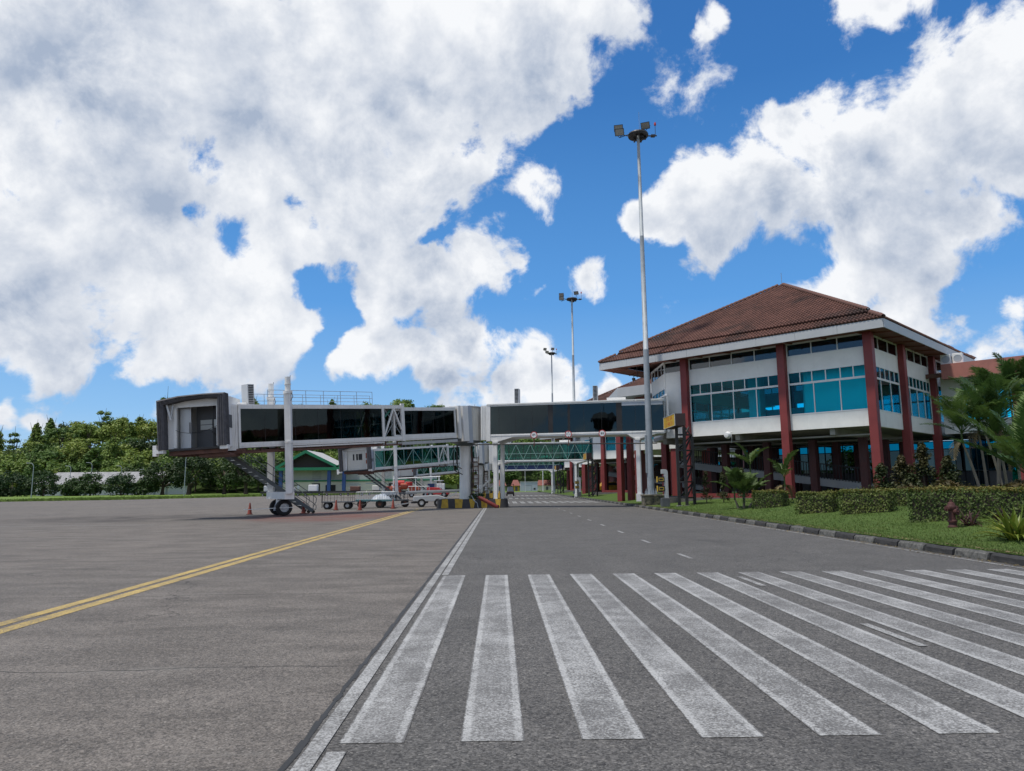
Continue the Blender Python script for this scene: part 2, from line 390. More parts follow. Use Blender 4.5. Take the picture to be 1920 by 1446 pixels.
def asphalt(name, base, warm, grain=0.5, gs=85, streak=(1, 1, 1), rough=0.85, seams=False):
    t = NT(name)
    p = t.pos()
    cell = t.sep(t.vor(p, gs))[0]
    cell2 = t.sep(t.vor(p, gs * 0.37))[1]
    big = t.noise(p, 0.12, 5, 0.6)
    med = t.noise(t.mp(p, streak), 1.0, 6, 0.62)
    fine = t.noise(p, 28, 3, 0.6)
    col = t.mix(t.rng(big, 0.3, 0.7), base, warm)
    col = t.scale(col, t.rng(med, 0.3, 0.7, 0.70, 1.30) if seams else t.rng(med, 0.25, 0.75, 0.80, 1.20))
    g = t.math('ADD', t.math('MULTIPLY', t.rng(cell, 0, 1, 1 - grain, 1 + grain), 0.6), t.math('MULTIPLY', t.rng(cell2, 0, 1, 1 - grain * .7, 1 + grain * .7), 0.4))
    col = t.scale(col, g)
    col = t.scale(col, t.rng(fine, 0.3, 0.7, 0.85, 1.15))
    chip = t.rng(cell, 0.94, 0.985)
    col = t.mix(t.math('MULTIPLY', chip, 0.4), col, (0.26, 0.25, 0.23))
    pw = t.n('ShaderNodeVectorMath', operation='ADD'); t.l(t.mp(p, (1, 1, 1)), pw.inputs[0])
    nv = t.n('ShaderNodeVectorMath', operation='SCALE'); t.l(t.noise(p, 1.1, 5, 0.65, 0, True), nv.inputs[0]); nv.inputs['Scale'].default_value = 1.3; t.l(nv.outputs[0], pw.inputs[1])
    ck = t.rng(t.vor(pw.outputs[0], 0.16, 'DISTANCE_TO_EDGE', 'Distance'), 0.0008, 0.0026, 0.8, 0.0)
    ck = t.math('MULTIPLY', ck, t.rng(t.noise(p, 0.23, 2, 0.5), 0.50, 0.58))
    col = t.mix(ck, col, (0.018, 0.017, 0.017))
    # oil spots and darker worn patches
    oil = t.rng(t.noise(t.mp(p, (0.5, 0.35, 1), loc=(3, 1, 0)), 0.55, 3, 0.5), 0.63, 0.75, 0, 0.45, True)
    col = t.mix(oil, col, (0.02, 0.02, 0.021))
    if seams:
        x, y, z = t.sep(p)
        wy = t.math('ADD', y, t.math('MULTIPLY', t.math('SUBTRACT', t.noise(p, 0.8, 5, 0.6), 0.5), 0.35))
        wy = t.math('ADD', wy, t.math('MULTIPLY', x, -0.03))
        line = None
        k = t.math('ABSOLUTE', t.math('SUBTRACT', t.math('FRACT', t.math('DIVIDE', t.math('SUBTRACT', wy, 6.82), 4.55)), 0.0), 0)
        k = t.math('MINIMUM', k, t.math('SUBTRACT', 1.0, k))
        crack = t.rng(k, 0.0012, 0.0032, 0.8, 0.0)
        pale = t.math('MULTIPLY', t.rng(k, 0.0, 0.045, 1.0, 0.0), t.rng(t.noise(t.mp(p, (0.5, 3.0, 1)), 1.5, 4, 0.6), 0.5, 0.75, 0, 0.5))
        col = t.mix(pale, col, (0.20, 0.19, 0.175))
        col = t.mix(crack, col, (0.012, 0.012, 0.012))
        scr = t.rng(t.noise(t.mp(p, (0.22, 3.4, 1)), 1.0, 7, 0.7), 0.60, 0.80, 0, 0.5, True)
        col = t.mix(scr, col, (0.21, 0.20, 0.185))
        scd = t.rng(t.noise(t.mp(p, (0.30, 2.4, 1), loc=(9, 4, 0)), 1.0, 6, 0.68), 0.62, 0.78, 0, 0.5, True)
        col = t.mix(scd, col, (0.028, 0.027, 0.027))
        # red ground paint worn off around the stand, soaked dark near the parked gear
        def spot(cx, cy, ix, iy):
            dx = t.math('MULTIPLY', t.math('SUBTRACT', x, cx), ix); dy = t.math('MULTIPLY', t.math('SUBTRACT', y, cy), iy)
            return t.rng(t.math('ADD', t.math('MULTIPLY', dx, dx), t.math('MULTIPLY', dy, dy)), 0.25, 1.1, 1, 0, True)
        wear = t.rng(t.noise(t.mp(p, (0.6, 1.6, 1)), 0.7, 6, 0.65), 0.38, 0.60, 0.0, 0.95)
        dk = t.math('MULTIPLY', spot(-19.5, 41.0, 0.105, 0.17), wear)
        col = t.mix(t.math('MULTIPLY', dk, 0.85), col, (0.040, 0.034, 0.033))
        redm = t.math('MULTIPLY', spot(-9.8, 42.0, 0.21, 0.115), t.math('SUBTRACT', 1.0, t.math('MULTIPLY', wear, 0.8)))
        col = t.mix(redm, col, (0.135, 0.055, 0.046))
    b = t.n('ShaderNodeMath', operation='MULTIPLY_ADD'); t.l(cell, b.inputs[0]); b.inputs[1].default_value = 0.6; t.l(fine, b.inputs[2])
    t.bump(b.outputs[0], 0.8, 0.008)
    return t.fin(col, t.rng(cell2, 0, 1, rough - 0.1, min(1, rough + 0.1)), 0, 0.35)

def road_paint(name, c, under, wear=0.5, edge=0.0, half=0.2):
    t = NT(name)
    p = t.pos()
    cell = t.sep(t.vor(p, 85))[0]
    med = t.noise(p, 2.1, 6, 0.65)
    fine = t.noise(p, 45, 4, 0.7)
    m = t.math('ADD', t.math('MULTIPLY', fine, 0.7), t.math('MULTIPLY', med, 0.55))
    m = t.math('ADD', m, t.math('MULTIPLY', cell, 0.22))
    if edge:
        ox = t.math('ABSOLUTE', t.sep(t.obj())[0], 0)
        m = t.math('SUBTRACT', m, t.math('MULTIPLY', t.rng(ox, half - 0.075, half - 0.05, 0, edge, True), t.rng(ox, half - 0.012, half, 1.0, -0.6)))
        m = t.math('ADD', m, t.math('MULTIPLY', t.rng(t.noise(p, 0.55, 5, 0.6), 0.42, 0.62), 0.09))
        m = t.math('ADD', m, t.math('MULTIPLY', t.rng(ox, half - 0.016, half, 0.0, 0.55), t.rng(t.noise(p, 22, 3, 0.6), 0.40, 0.60)))
    f = t.rng(m, wear + 0.07, wear + 0.36, 0.0, 0.90)
    tone = t.rng(t.noise(p, 0.9, 4, 0.6), 0.3, 0.7, 0.82, 1.1)
    cr = t.rng(t.vor(t.mp(p, (1, 1, 1)), 9, 'DISTANCE_TO_EDGE', 'Distance'), 0.0, 0.03, 0.75, 0.0)
    cr = t.math('MULTIPLY', cr, t.rng(t.noise(p, 0.7, 3, 0.5), 0.45, 0.62))
    col = t.mix(f, t.scale(tuple(c) + (1,), tone), under)
    col = t.mix(cr, col, under)
    t.bump(fine, 0.35, 0.004)
    return t.fin(col, 0.7, 0, 0.35)

ASPH = (0.078, 0.076, 0.074)
M = {}
M['road'] = asphalt('road_asphalt', ASPH, (0.092, 0.089, 0.086), 0.85, 75)
M['apron'] = asphalt('apron_surface', (0.108, 0.099, 0.091), (0.137, 0.122, 0.109), 0.75, 88, (0.7, 1.7, 1), 0.85, True)
M['stripe'] = road_paint('crossing_paint', (0.37, 0.375, 0.375), ASPH, 0.50, 0.12, 0.205)
M['line'] = road_paint('line_paint', (0.36, 0.365, 0.365), ASPH, 0.52)
M['yline'] = road_paint('yellow_paint', (0.46, 0.33, 0.10), (0.09, 0.085, 0.08), 0.56)
def grass_mat(name, c1, c2, c3, sc=1.0):
    t = NT(name); p = t.pos()
    a = t.noise(p, 0.35 * sc, 5, 0.6); b = t.noise(p, 9 * sc, 4, 0.7)
    col = t.mix(t.rng(a, 0.35, 0.65), c1, c2)
    col = t.mix(t.rng(b, 0.45, 0.75), col, c3)
    t.bump(b, 0.8, 0.05)
    return t.fin(col, 0.9, 0, 0.15)
M['lawn'] = grass_mat('lawn_turf', (0.060, 0.105, 0.022), (0.080, 0.130, 0.030), (0.040, 0.055, 0.018), 2)
M['field'] = grass_mat('field_grass', (0.115, 0.185, 0.035), (0.15, 0.22, 0.05), (0.085, 0.125, 0.028), 0.5)
M['earth'] = grass_mat('ground_earth', (0.12, 0.115, 0.09), (0.15, 0.14, 0.11), (0.08, 0.09, 0.05), 0.3)
M['floor'] = paint('paved_floor', (0.12, 0.115, 0.11), 0.8, 0, 0.15, 0.1, bump=0.1)

# ------------------------------------------------------------------ ground
MB().quad((-1500, -400, -0.05), (1500, -400, -0.05), (1500, 2500, -0.05), (-1500, 2500, -0.05)).build('ground', M['earth'])['kind'] = 'structure'
_ap = MB()
# apron: far edge runs where the grass field begins
_ap.add([(-1.26, -60, 0), (-260, -60, 0), (-260, 62, 0), (-75, 108, 0), (-59.5, 118, 0), (-48, 146, 0), (-30, 166, 0), (-20, 300, 0), (-1.26, 300, 0)], [tuple(range(9))])
_ap.build('apron', M['apron'])['kind'] = 'structure'
MB().quad((-1.26, -60, 0.0), (-1.26, 300, 0.0), (9.98, 300, 0.0), (9.98, -60, 0.0)).build('road', M['road'])['kind'] = 'structure'
# tar joint between road and apron
t_tar = paint('tar', (0.018, 0.018, 0.018), 0.5, 0, 0.2, 0)
_tj = MB(); y = 0.0
random.seed(11)
while y < 120:
    y2 = y + random.uniform(0.12, 0.35) * (1 + y * 0.02)
    _tj.quad((-1.275 + random.uniform(-.012, .012), y, 0.004), (-1.235 + random.uniform(-.012, .012), y, 0.004), (-1.235 + random.uniform(-.012, .012), y2, 0.004), (-1.275 + random.uniform(-.012, .012), y2, 0.004)); y = y2
_tj.build('pavement_joint', t_tar)['kind'] = 'structure'
# zebra crossings
def crossing(yc, x0, n, ln):
    r = struct_root('zebra_crossing')
    me = bpy.data.meshes.get('crosswalk_stripe')
    if me is None:
        b = MB(); k = 24
        pr = random.Random(5)
        L, Rr = [], []
        for i in range(k + 1):
            yy = -ln / 2 + ln * i / k
            L.append((-0.205 + pr.uniform(-.003, .003), yy + (pr.uniform(-.01, .01) if i in (0, k) else 0), 0)); Rr.append((0.205 + pr.uniform(-.003, .003), yy, 0))
        for i in range(k): b.quad(L[i], Rr[i], Rr[i + 1], L[i + 1])
        me = b.mesh('crosswalk_stripe', M['stripe'])
    for i in range(n):
        inst('crosswalk_stripe', me, r, (x0 + 0.7655 * i, yc, 0.004), (0, 0, random.uniform(-.002, .002)))
crossing(9.02, -0.825, 14, 8.5)
for yc in (71.0, 95.0, 119.5): crossing(yc, -0.825, 14, 8.5)
def flat(name, x0, x1, y0, y1, z, mat):
    o = MB().quad((x0, y0, z), (x1, y0, z), (x1, y1, z), (x0, y1, z)).build(name, M[mat]); o['kind'] = 'structure'; return o
flat('road_edge_line', -1.205, -1.09, 0, 53.6, 0.008, 'line')
for a, b in ((0, 4.62), (13.32, 53.6), (56.5, 300)): flat('road_edge_line', -1.062, -0.945, a, b, 0.008, 'line')
flat('kerb_line', 9.62, 9.70, 8, 200, 0.008, 'line')
for k in range(-1, 34):
    y0 = 7.2 + 4.27 * k
    if 64 < y0 < 76: continue
    flat('lane_dash', 4.10, 4.20, y0, y0 + 1.15, 0.008, 'line')
flat('apron_line', -6.14, -5.96, -20, 53.5, 0.004, 'yline')
flat('apron_line', -5.85, -5.65, -20, 53.5, 0.004, 'yline')
flat('stand_line', -24, -15.8, 33.2, 33.32, 0.004, 'line')

# ------------------------------------------------------------------ object materials
M['white'] = paint('white_wall_paint', (0.77, 0.77, 0.755), 0.6, 0, 0.06, 0.30, (0.40, 0.385, 0.36))
M['metalwhite'] = paint('white_metal_paint', (0.74, 0.74, 0.725), 0.42, 0, 0.08, 0.5, (0.30, 0.26, 0.22))
M['cream'] = paint('cream_panel', (0.60, 0.59, 0.545), 0.5, 0, 0.06, 0.25, (0.34, 0.31, 0.27))
M['paletruss'] = paint('pale_green_truss', (0.27, 0.42, 0.39), 0.5, 0, 0.1, 0.2)
M['tunneltruss'] = paint('tunnel_truss_grey', (0.36, 0.40, 0.42), 0.5, 0, 0.1, 0.1)
M['bluegrey'] = paint('bluegrey_panel', (0.36, 0.40, 0.46), 0.5, 0, 0.08, 0.2)
M['greywall'] = paint('grey_wall', (0.32, 0.33, 0.335), 0.7, 0, 0.1, 0.2)
M['darkgrey'] = paint('dark_grey_panel', (0.095, 0.10, 0.108), 0.6, 0, 0.15, 0.1)
M['rubber'] = paint('bellows_fabric', (0.078, 0.078, 0.087), 0.8, 0, 0.3, 0.35, (0.20, 0.19, 0.17), 4, 0.5)
M['black'] = paint('black_metal', (0.022, 0.021, 0.022), 0.5, 0, 0.3, 0.3, (0.06, 0.035, 0.025))
M['tyre'] = paint('tyre_rubber', (0.016, 0.016, 0.017), 0.85, 0, 0.3, 0.1)
M['rust'] = paint('rusty_steel', (0.13, 0.065, 0.05), 0.8, 0, 0.3, 0.4, (0.06, 0.03, 0.025), 3)
M['steel'] = paint('galvanised_steel', (0.29, 0.325, 0.36), 0.55, 0.1, 0.14, 0.35, (0.17, 0.19, 0.21), 2.5)
M['railsteel'] = paint('thin_rail_steel', (0.25, 0.30, 0.36), 0.5, 0.3, 0.1, 0.1)
M['red'] = paint('oxblood_column_paint', (0.205, 0.036, 0.036), 0.5, 0, 0.14, 0.15, (0.07, 0.03, 0.03))
M['tealframe'] = paint('green_truss', (0.04, 0.16, 0.13), 0.5, 0, 0.1, 0.1)
M['greytruss'] = paint('grey_truss', (0.11, 0.13, 0.14), 0.5, 0, 0.1, 0.1)
M['concrete'] = paint('rough_concrete', (0.27, 0.265, 0.255), 0.85, 0, 0.15, 0.35, (0.10, 0.095, 0.09), 2, 0.25)
M['yellow'] = paint('yellow_sign_paint', (0.52, 0.34, 0.035), 0.5, 0, 0.12, 0.25, (0.2, 0.13, 0.05))
M['orange'] = paint('orange_plastic', (0.36, 0.075, 0.035), 0.5, 0, 0.12, 0.15)
M['navy'] = paint('navy_stripe', (0.008, 0.022, 0.085), 0.4, 0, 0.3, 0.05)
M['glass_dark'] = glass('smoked_glass', (0.20, 0.24, 0.24), (0.42, 0.52, 0.54), 0.02, 0.02, 0.8)
M['glass_walk'] = glass('blue_grey_glass', (0.06, 0.085, 0.09), (0.40, 0.50, 0.52), 0.05, 0.015, 1.1)
M['glass_green'] = glass('green_glass', (0.36, 0.66, 0.60), (0.5, 0.75, 0.72), 0.02, 0.02, 0.7)
M['glass_blue'] = glass('blue_window_film', (0.05, 0.93, 1.0), (0.34, 0.46, 0.52), 0.0, 0.02, 0.8)
M['glass_screen'] = glass('shaded_screen_glass', (0.04, 0.42, 0.52), (0.3, 0.45, 0.5), 0.0, 0.02, 0.6)
M['glass_smoke'] = glass('clerestory_glass', (0.34, 0.36, 0.38), (0.75, 0.78, 0.82), 0.04, 0.03, 1.0)
M['interior'] = paint('pale_interior', (0.86, 0.86, 0.85), 0.8, 0, 0.03, 0)
M['alu'] = paint('aluminium_panel', (0.50, 0.515, 0.53), 0.42, 0.25, 0.06, 0.22, (0.30, 0.30, 0.31))
M['blind'] = paint('window_blind', (0.50, 0.53, 0.52), 0.8, 0, 0.06, 0)

# ================================================================== passenger bridges
BX, BY = -2.66, 55.6                       # rotunda centre on the ground
_dx, _dy = -0.646, -0.7635                 # way the telescopic tunnel points
_ta = math.atan(0.0785)
def tunnel_matrix():
    ex = Vector((_dx * math.cos(_ta), _dy * math.cos(_ta), -math.sin(_ta)))
    ey = Vector((-_dy, _dx, 0)).normalized()
    ez = ex.cross(ey)
    return Matrix(((ex.x, ey.x, ez.x, 0), (ex.y, ey.y, ez.y, 0), (ex.z, ey.z, ez.z, 5.375), (0, 0, 0, 1)))
TM = tunnel_matrix()
def tpt(s, y, z):
    """point beside the tunnel axis, height above ground"""
    ey = Vector((-_dy, _dx, 0)).normalized()
    return Vector((_dx * s + ey.x * y, _dy * s + ey.y * y, z))

def build_bridge(name, label, loc, clear, door, glassmat, group):
    t = thing(name, label, 'jet bridge', loc, 0, group)
    mw = M['metalwhite']
    # --- rotunda
    MB().lathe([(0.0, 0.35), (0.44, 0.35), (0.425, 4.72), (0.0, 4.72)], 24).build('rotunda_column', M['metalwhite'], t, smooth=False)
    MB().lathe([(0, 4.74), (0.62, 4.74), (0.62, 4.86), (1.15, 4.98), (1.15, 5.14), (0, 5.14)], 28).build('rotunda_base', M['greytruss'], t)
    dr = MB(); n = 34
    for k in range(n):                      # ribbed roller curtain
        a0 = 2 * math.pi * k / n; a1 = 2 * math.pi * (k + 1) / n; am = (a0 + a1) / 2
        for (a, b, r0, r1) in ((a0, am, 1.24, 1.275), (am, a1, 1.275, 1.24)):
            dr.quad((r0 * math.cos(a), r0 * math.sin(a), 5.1), (r1 * math.cos(b), r1 * math.sin(b), 5.1), (r1 * math.cos(b), r1 * math.sin(b), 7.66), (r0 * math.cos(a), r0 * math.sin(a), 7.66))
    dr.build('rotunda_curtain', M['cream'], t)
    MB().lathe([(0, 7.66), (1.36, 7.66), (1.36, 7.74), (0, 7.80)], 28).build('rotunda_roof', M['alu'], t)
    f = MB()                                 # corridor end frame on the tunnel side
    f.box((1.05, -1.42, -0.28), (1.62, -1.18, 2.36)); f.box((1.05, 1.18, -0.28), (1.62, 1.42, 2.36)); f.box((1.05, -1.18, 2.16), (1.62, 1.18, 2.36)); f.box((1.05, -1.18, -0.28), (1.62, 1.18, -0.02))
    f.box((1.80, -1.36, -0.06), (2.05, -1.18, 2.40)); f.box((1.80, 1.18, -0.06), (2.05, 1.36, 2.40)); f.box((1.80, -1.18, 2.26), (2.05, 1.18, 2.40))
    f.each('rotunda_frame', mw, t, TM)
    MB().box((0.62, 1.15, -0.42), (1.04, 1.40, 2.40)).build('corner_panel', M['bluegrey'], t, TM)
    MB().box((1.62, -1.1, -0.25), (2.5, 1.1, 0.02)).build('hinge_plate', M['greytruss'], t, TM)
    # --- inner tunnel
    def section(nm, s0, s1, w, h0, h1, g0, g1, panes, truss_n):
        a = MB()
        for y in (-w, w):
            a.box((s0, y - 0.06, h0), (s1, y + 0.06, g0)); a.box((s0, y - 0.06, g1), (s1, y + 0.06, h1))
        a.box((s0, -w + .06, h0), (s1, w - .06, h0 + 0.12)); a.box((s0, -w + .06, h1 - 0.1), (s1, w - .06, h1 - 0.002))
        for y in (-w, w):
            a.box((s0, y - 0.07, h0 - .01), (s0 + .12, y + 0.07, h1 + .01)); a.box((s1 - .12, y - 0.07, h0 - .01), (s1, y + 0.07, h1 + .01))
            a.box((s0, y - 0.075, h0 + .10), (s1, y + 0.075, h0 + .14))
        sec = a.build(nm, mw, t, TM)
        tr = MB()
        step = (s1 - s0) / truss_n
        for y in ((-w - .05, w + .05) if clear else (-w + 0.16, w - 0.16)):
            for k in range(truss_n + 1):
                s = s0 + step * k
                tr.box((s - .025, y - .025, g0 - .05), (s + .025, y + .025, g1 + .05))
                if k < truss_n:
                    if clear: 
                        p, q = ((s, y, g0), (s + step, y, g1)) if k % 2 else ((s, y, g1), (s + step, y, g0))
                        tr.bar(p, q, 0.05)
                    else:
                        tr.bar((s, y, g0), (s + step, y, g1), 0.04); tr.bar((s, y, g1), (s + step, y, g0), 0.04)
        tr.stuff('truss', M['paletruss'] if clear else M['tunneltruss'], sec, TM)
        for y in (w, -w):
            for p0, p1 in zip(panes[:-1], panes[1:]):
                MB().box((p0 + .012, y - .008, g0 + .002), (p1 - .012, y + .008, g1 - .002)).build('glass_pane', glassmat, sec, TM)
        ms = MB()
        for y in (w, -w):
            for p in panes[1:-1]: ms.box((p - .0115, y - .012, g0 + .002), (p + .0115, y + .012, g1 - .002))
        ms.stuff('mullion', M['black'], sec, TM)
        return sec
    inner = section('inner_tunnel', 2.30, 8.4, 1.22, 0.0, 2.27, 0.39, 2.04, [2.42, 3.5, 4.6, 5.6, 6.7, 7.65], 6)
    outer = section('outer_tunnel', 7.65, 19.85, 1.40, 0.0, 2.41, 0.29, 2.17, [9.55, 11.3, 12.9, 14.6, 16.2, 18.2, 19.73] if not clear else [9.55 + 1.02 * k for k in range(11)], 8)
    v = MB()
    for y in (-1.43, 1.43):
        v.box((9.40, y - .06, 0.0), (9.56, y + .06, 2.41)); v.box((7.60, y - .07, -0.05), (7.86, y + .07, 2.52))
        v.bar((8.55, y, 2.15), (9.42, y, 0.32), 0.10); v.bar((8.50, y, 2.15), (7.86, y, 0.75), 0.10)
    v.each('end_frame', mw, t, TM)
    if not clear:
        dg = MB()
        dg.bar((8.6, 1.2, 2.1), (10.7, 1.2, 0.35), 0.13); dg.bar((13.8, 1.2, 2.15), (13.95, 1.2, 0.3), 0.2)
        dg.each('green_brace', M['tealframe'], t, TM)
    cb = MB()
    for y in (-1.2, 1.2): cb.box((2.2, y - .07, -0.30), (9.4, y + .07, -0.10))
    cb.each('cable_beam', M['alu'], t, TM)
    ub = MB()
    for y in (-1.3, 1.3):
        ub.box((7.8, y - .05, -0.31), (19.9, y + .05, -0.22))
        s = 8.2
        while s < 19.6: ub.box((s - .03, y - .04, -0.22), (s + .03, y + .04, -0.001)); s += 1.02
    ub.box((7.9, -1.25, -0.20), (19.8, 1.25, -0.13))
    ub.stuff('under_tray', M['rust'], t, TM)
    us = MB()
    for y in (-1.36, 1.36): us.box((9.4, y - .03, -0.12), (17.2, y + .06, -0.03))
    us.each('rail_channel', mw, t, TM)
    # --- roof gear
    rr = MB()
    def rail(s0, s1, y, n):
        for k in range(n + 1):
            s = s0 + (s1 - s0) * k / n; rr.tube((s, y, 2.40), (s, y, 3.27), 0.017, 5)
        for h in (2.85, 3.27): rr.tube((s0, y, h), (s1, y, h), 0.017, 5)
    rail(8.25, 17.9, -1.3, 7); rail(10.2, 17.9, 1.3, 6)
    rr.stuff('roof_railing', M['railsteel'], t, TM)
    MB().box((18.55, 0.30, 2.42), (18.95, 0.95, 3.62)).build('air_conditioner', M['alu'], t, TM)
    lv = MB()
    for k in range(11): lv.box((18.535, 0.36, 2.50 + .1 * k), (18.55, 0.89, 2.56 + .1 * k))
    for k in range(11): lv.box((18.60, 0.95, 2.50 + .1 * k), (18.90, 0.965, 2.56 + .1 * k))
    lv.stuff('louvre', M['black'], t, TM)
    MB().box((19.0, -0.6, 2.411), (20.9, 0.9, 2.56)).build('roof_hatch', M['white'], t, TM, bevel=.03)
    # --- drive legs
    near0, near1 = tpt(16.72, 1.78, 1.30), tpt(17.12, 1.76, 8.06)
    far0, far1 = tpt(15.72, -1.72, 1.30), tpt(16.05, -1.66, 8.10)
    for (p, q) in ((near0, near1), (far0, far1)):
        g = MB(); k = p.lerp(q, 0.865)
        g.bar(p, k, 0.36, 0.36); g.tube(k - (q - p) * 0.012, k + (q - p) * 0.012, 0.27, 12)
        g.tube(k, q, 0.17, 12); g.tube(k.lerp(q, .5), k.lerp(q, .56), 0.20, 12)
        g.tube(p.lerp(q, .43), p.lerp(q, .445), 0.25, 10)
        leg = g.build('lift_column', mw, t)
        c = MB()
        o = Vector((0.22, -0.1, 0))
        c.path([k + o, k + o * 1.6 + Vector((0, 0, -.25)), k + o + Vector((0, 0, -.5))], 0.02, 5)
        c.tube(q + Vector((.15, 0, -.55)), q + Vector((.15, 0, .1)), 0.015, 5)
        c.stuff('cable', M['black'], leg)
    xb = MB()
    xb.bar(near0 + Vector((0, 0, -.12)), far0 + Vector((0, 0, -.12)), 0.55, 0.42)
    mid = near0.lerp(far0, .5)
    xb.tube(mid + Vector((0, 0, -.85)), mid + Vector((0, 0, -.3)), 0.22, 12)
    xb.build('drive_beam', M['white'], t)
    # bogie
    bx = Vector((-13.06 - BX, 43.25 - BY, 0.48))
    ax = Vector((-0.50, 0.866, 0)).normalized()
    bg_ = MB(); bg_.bar(bx - ax * .55, bx + ax * .55, 0.16, 0.16); bg_.bar(bx + Vector((0, 0, .05)), mid + Vector((0, 0, -.35)), 0.3, 0.3)
    bg_.tube(bx + Vector((.25, -.1, .15)), bx + Vector((-.25, .1, .15)), 0.17, 10); bg_.box((bx.x - .35, bx.y - .25, .28), (bx.x + .3, bx.y + .2, .48))
    bg_.stuff('bogie', M['bluegrey'], t)
    wprof = [(0.26, -.17), (0.42, -.17), (0.47, -.12), (0.48, 0), (0.47, .12), (0.42, .17), (0.26, .17)]
    rprof = [(0.0, .10), (0.10, .12), (0.12, .06), (0.22, .05), (0.265, .16), (0.265, -.16), (0.22, -.05), (0.12, -.06), (0.10, -.12), (0, -.10)]
    rot = Matrix.Rotation(math.atan2(-ax.x, ax.y), 4, 'Z')
    for sgn in (-1, 1):
        w_ = bpy.data.objects.new('wheel', None); COL.objects.link(w_); w_.parent = t; w_.empty_display_size = .1
        w_.location = bx + ax * (.78 * sgn); w_.rotation_euler = (0, 0, math.atan2(-ax.x, ax.y))
        MB().lathe(wprof, 28, axis='y').build('tyre', M['tyre'], w_)
        MB().lathe(rprof, 20, axis='y').build('rim', M['alu'], w_)
    MB().bar(bx + Vector((-1.85, -.95, -.1)), bx + Vector((1.0, -.95, .02)), 0.035).build('tow_bar', mw, t)
    # --- service stair from the cab down to the apron
    sp, sq = Vector((-16.2 - BX, 42.6 - BY, 3.62)), Vector((-12.15 - BX, 46.3 - BY, 0.16))
    sd_ = (sq - sp); hd = Vector((sd_.x, sd_.y, 0)).normalized(); sn = Vector((-hd.y, hd.x, 0))
    stair = MB()
    for k in (-.42, .42): stair.bar(sp + sn * k, sq + sn * k, 0.05, 0.22)
    st = stair.build('service_stair', M['greytruss'], t)
    for k in range(15):
        p = sp.lerp(sq, (k + .5) / 15)
        MB().bar(p - sn * .4, p + sn * .4, 0.24, 0.035).build('step', M['steel'], st)
    hr = MB()
    for k in (-.46, .46):
        for h in (.5, .98):
            a, b = sp + sn * k + Vector((0, 0, h)), sq + sn * k + Vector((0, 0, h))
            hr.path([a, b, b + hd * .22 + Vector((0, 0, -.18)), b + hd * .2 + Vector((0, 0, -.42)), b + Vector((0, 0, -h * .75))], 0.022, 5)
        for i in range(5):
            p = sp.lerp(sq, i / 4) + sn * k; hr.tube(p, p + Vector((0, 0, .98)), 0.02, 5)
    hr.stuff('handrail', M['greytruss'], st)
    cs = MB()
    for k in (-.3, .3): cs.lathe([(0, -.05), (.11, -.05), (.11, .05), (0, .05)], 10, tuple(sq + sn * k + hd * .1 + Vector((0, 0, -.05))), 'y')
    cs.each('caster', M['tyre'], st)
    # --- cab, its open face towards the parked aircraft
    sl = 0.060
    cx = Vector((1, 0, sl)).normalized(); cz = Vector((-sl, 0, 1)).normalized()
    CM = Matrix(((cx.x, 0, cz.x, -18.02 - BX), (0, 1, 0, 37.9 - BY), (cx.z, 0, cz.z, 3.66), (0, 0, 0, 1)))
    Wd, Hh, D = 3.36, 2.74, 2.7
    body = MB()
    body.box((0.26, 0.56, 0.02), (0.62, D, Hh - .02)); body.box((Wd - .30, 0.55, 0.02), (Wd + .05, D, Hh + .04))
    body.box((0.62, D - .06, 0.02), (Wd - .30, D, Hh - .15)); body.box((0.62, 0.63, Hh - .14), (Wd - .30, D, Hh + .03))
    body.box((0.62, 0.56, 2.24), (Wd - .30, 0.62, Hh + .02)); body.box((0.62, 0.50, 0.08), (0.78, 0.62, 2.24)); body.box((Wd - .46, 0.50, 0.08), (Wd - .31, 0.62, 2.24))
    cab = body.build('cab', M['white'], t, CM)
    MB().box((0.45, 0.30, -0.10), (Wd - .1, D, 0.015)).build('cab_floor', M['black'], t, CM)
    un = MB(); un.box((0.4, .5, -.32), (Wd + .1, .62, -.11)); un.box((.6, 1.6, -.36), (Wd + .6, 1.75, -.11)); un.box((1.9, .7, -.48), (3.5, 2.3, -.34))
    for k in range(7): un.bar((.5 + .45 * k, .55, -.30), (.75 + .45 * k, 1.7, -.34), .06)
    un.stuff('cab_underframe', M['rust'], t, CM)
    bl = MB()                                # folded bellows round the opening
    nf = 7
    def fold(poly_in, poly_out):
        for k in range(nf):
            ya, ym, yb = 0.55 - .55 * k / nf, 0.55 - .55 * (k + .5) / nf, 0.55 - .55 * (k + 1) / nf
            o = 0.05
            for (y0, y1, e0, e1) in ((ya, ym, 0, o), (ym, yb, o, 0)):
                n_ = len(poly_in)
                for i in range(n_ - 1):
                    for pl, sg in ((poly_out, 1), (poly_in, -1)):
                        (xa, za), (xb, zb) = pl[i], pl[i + 1]
                        cxm, czm = Wd / 2, Hh / 2
                        def off(x, z, e): return (x + (1 if x > cxm else -1) * e * sg, z + (e * sg if z > czm else 0))
                        p0 = off(xa, za, e0); p1 = off(xb, zb, e0); p2 = off(xb, zb, e1); p3 = off(xa, za, e1)
                        bl.quad((p0[0], y0, p0[1]), (p1[0], y0, p1[1]), (p2[0], y1, p2[1]), (p3[0], y1, p3[1]))
        n_ = len(poly_in)
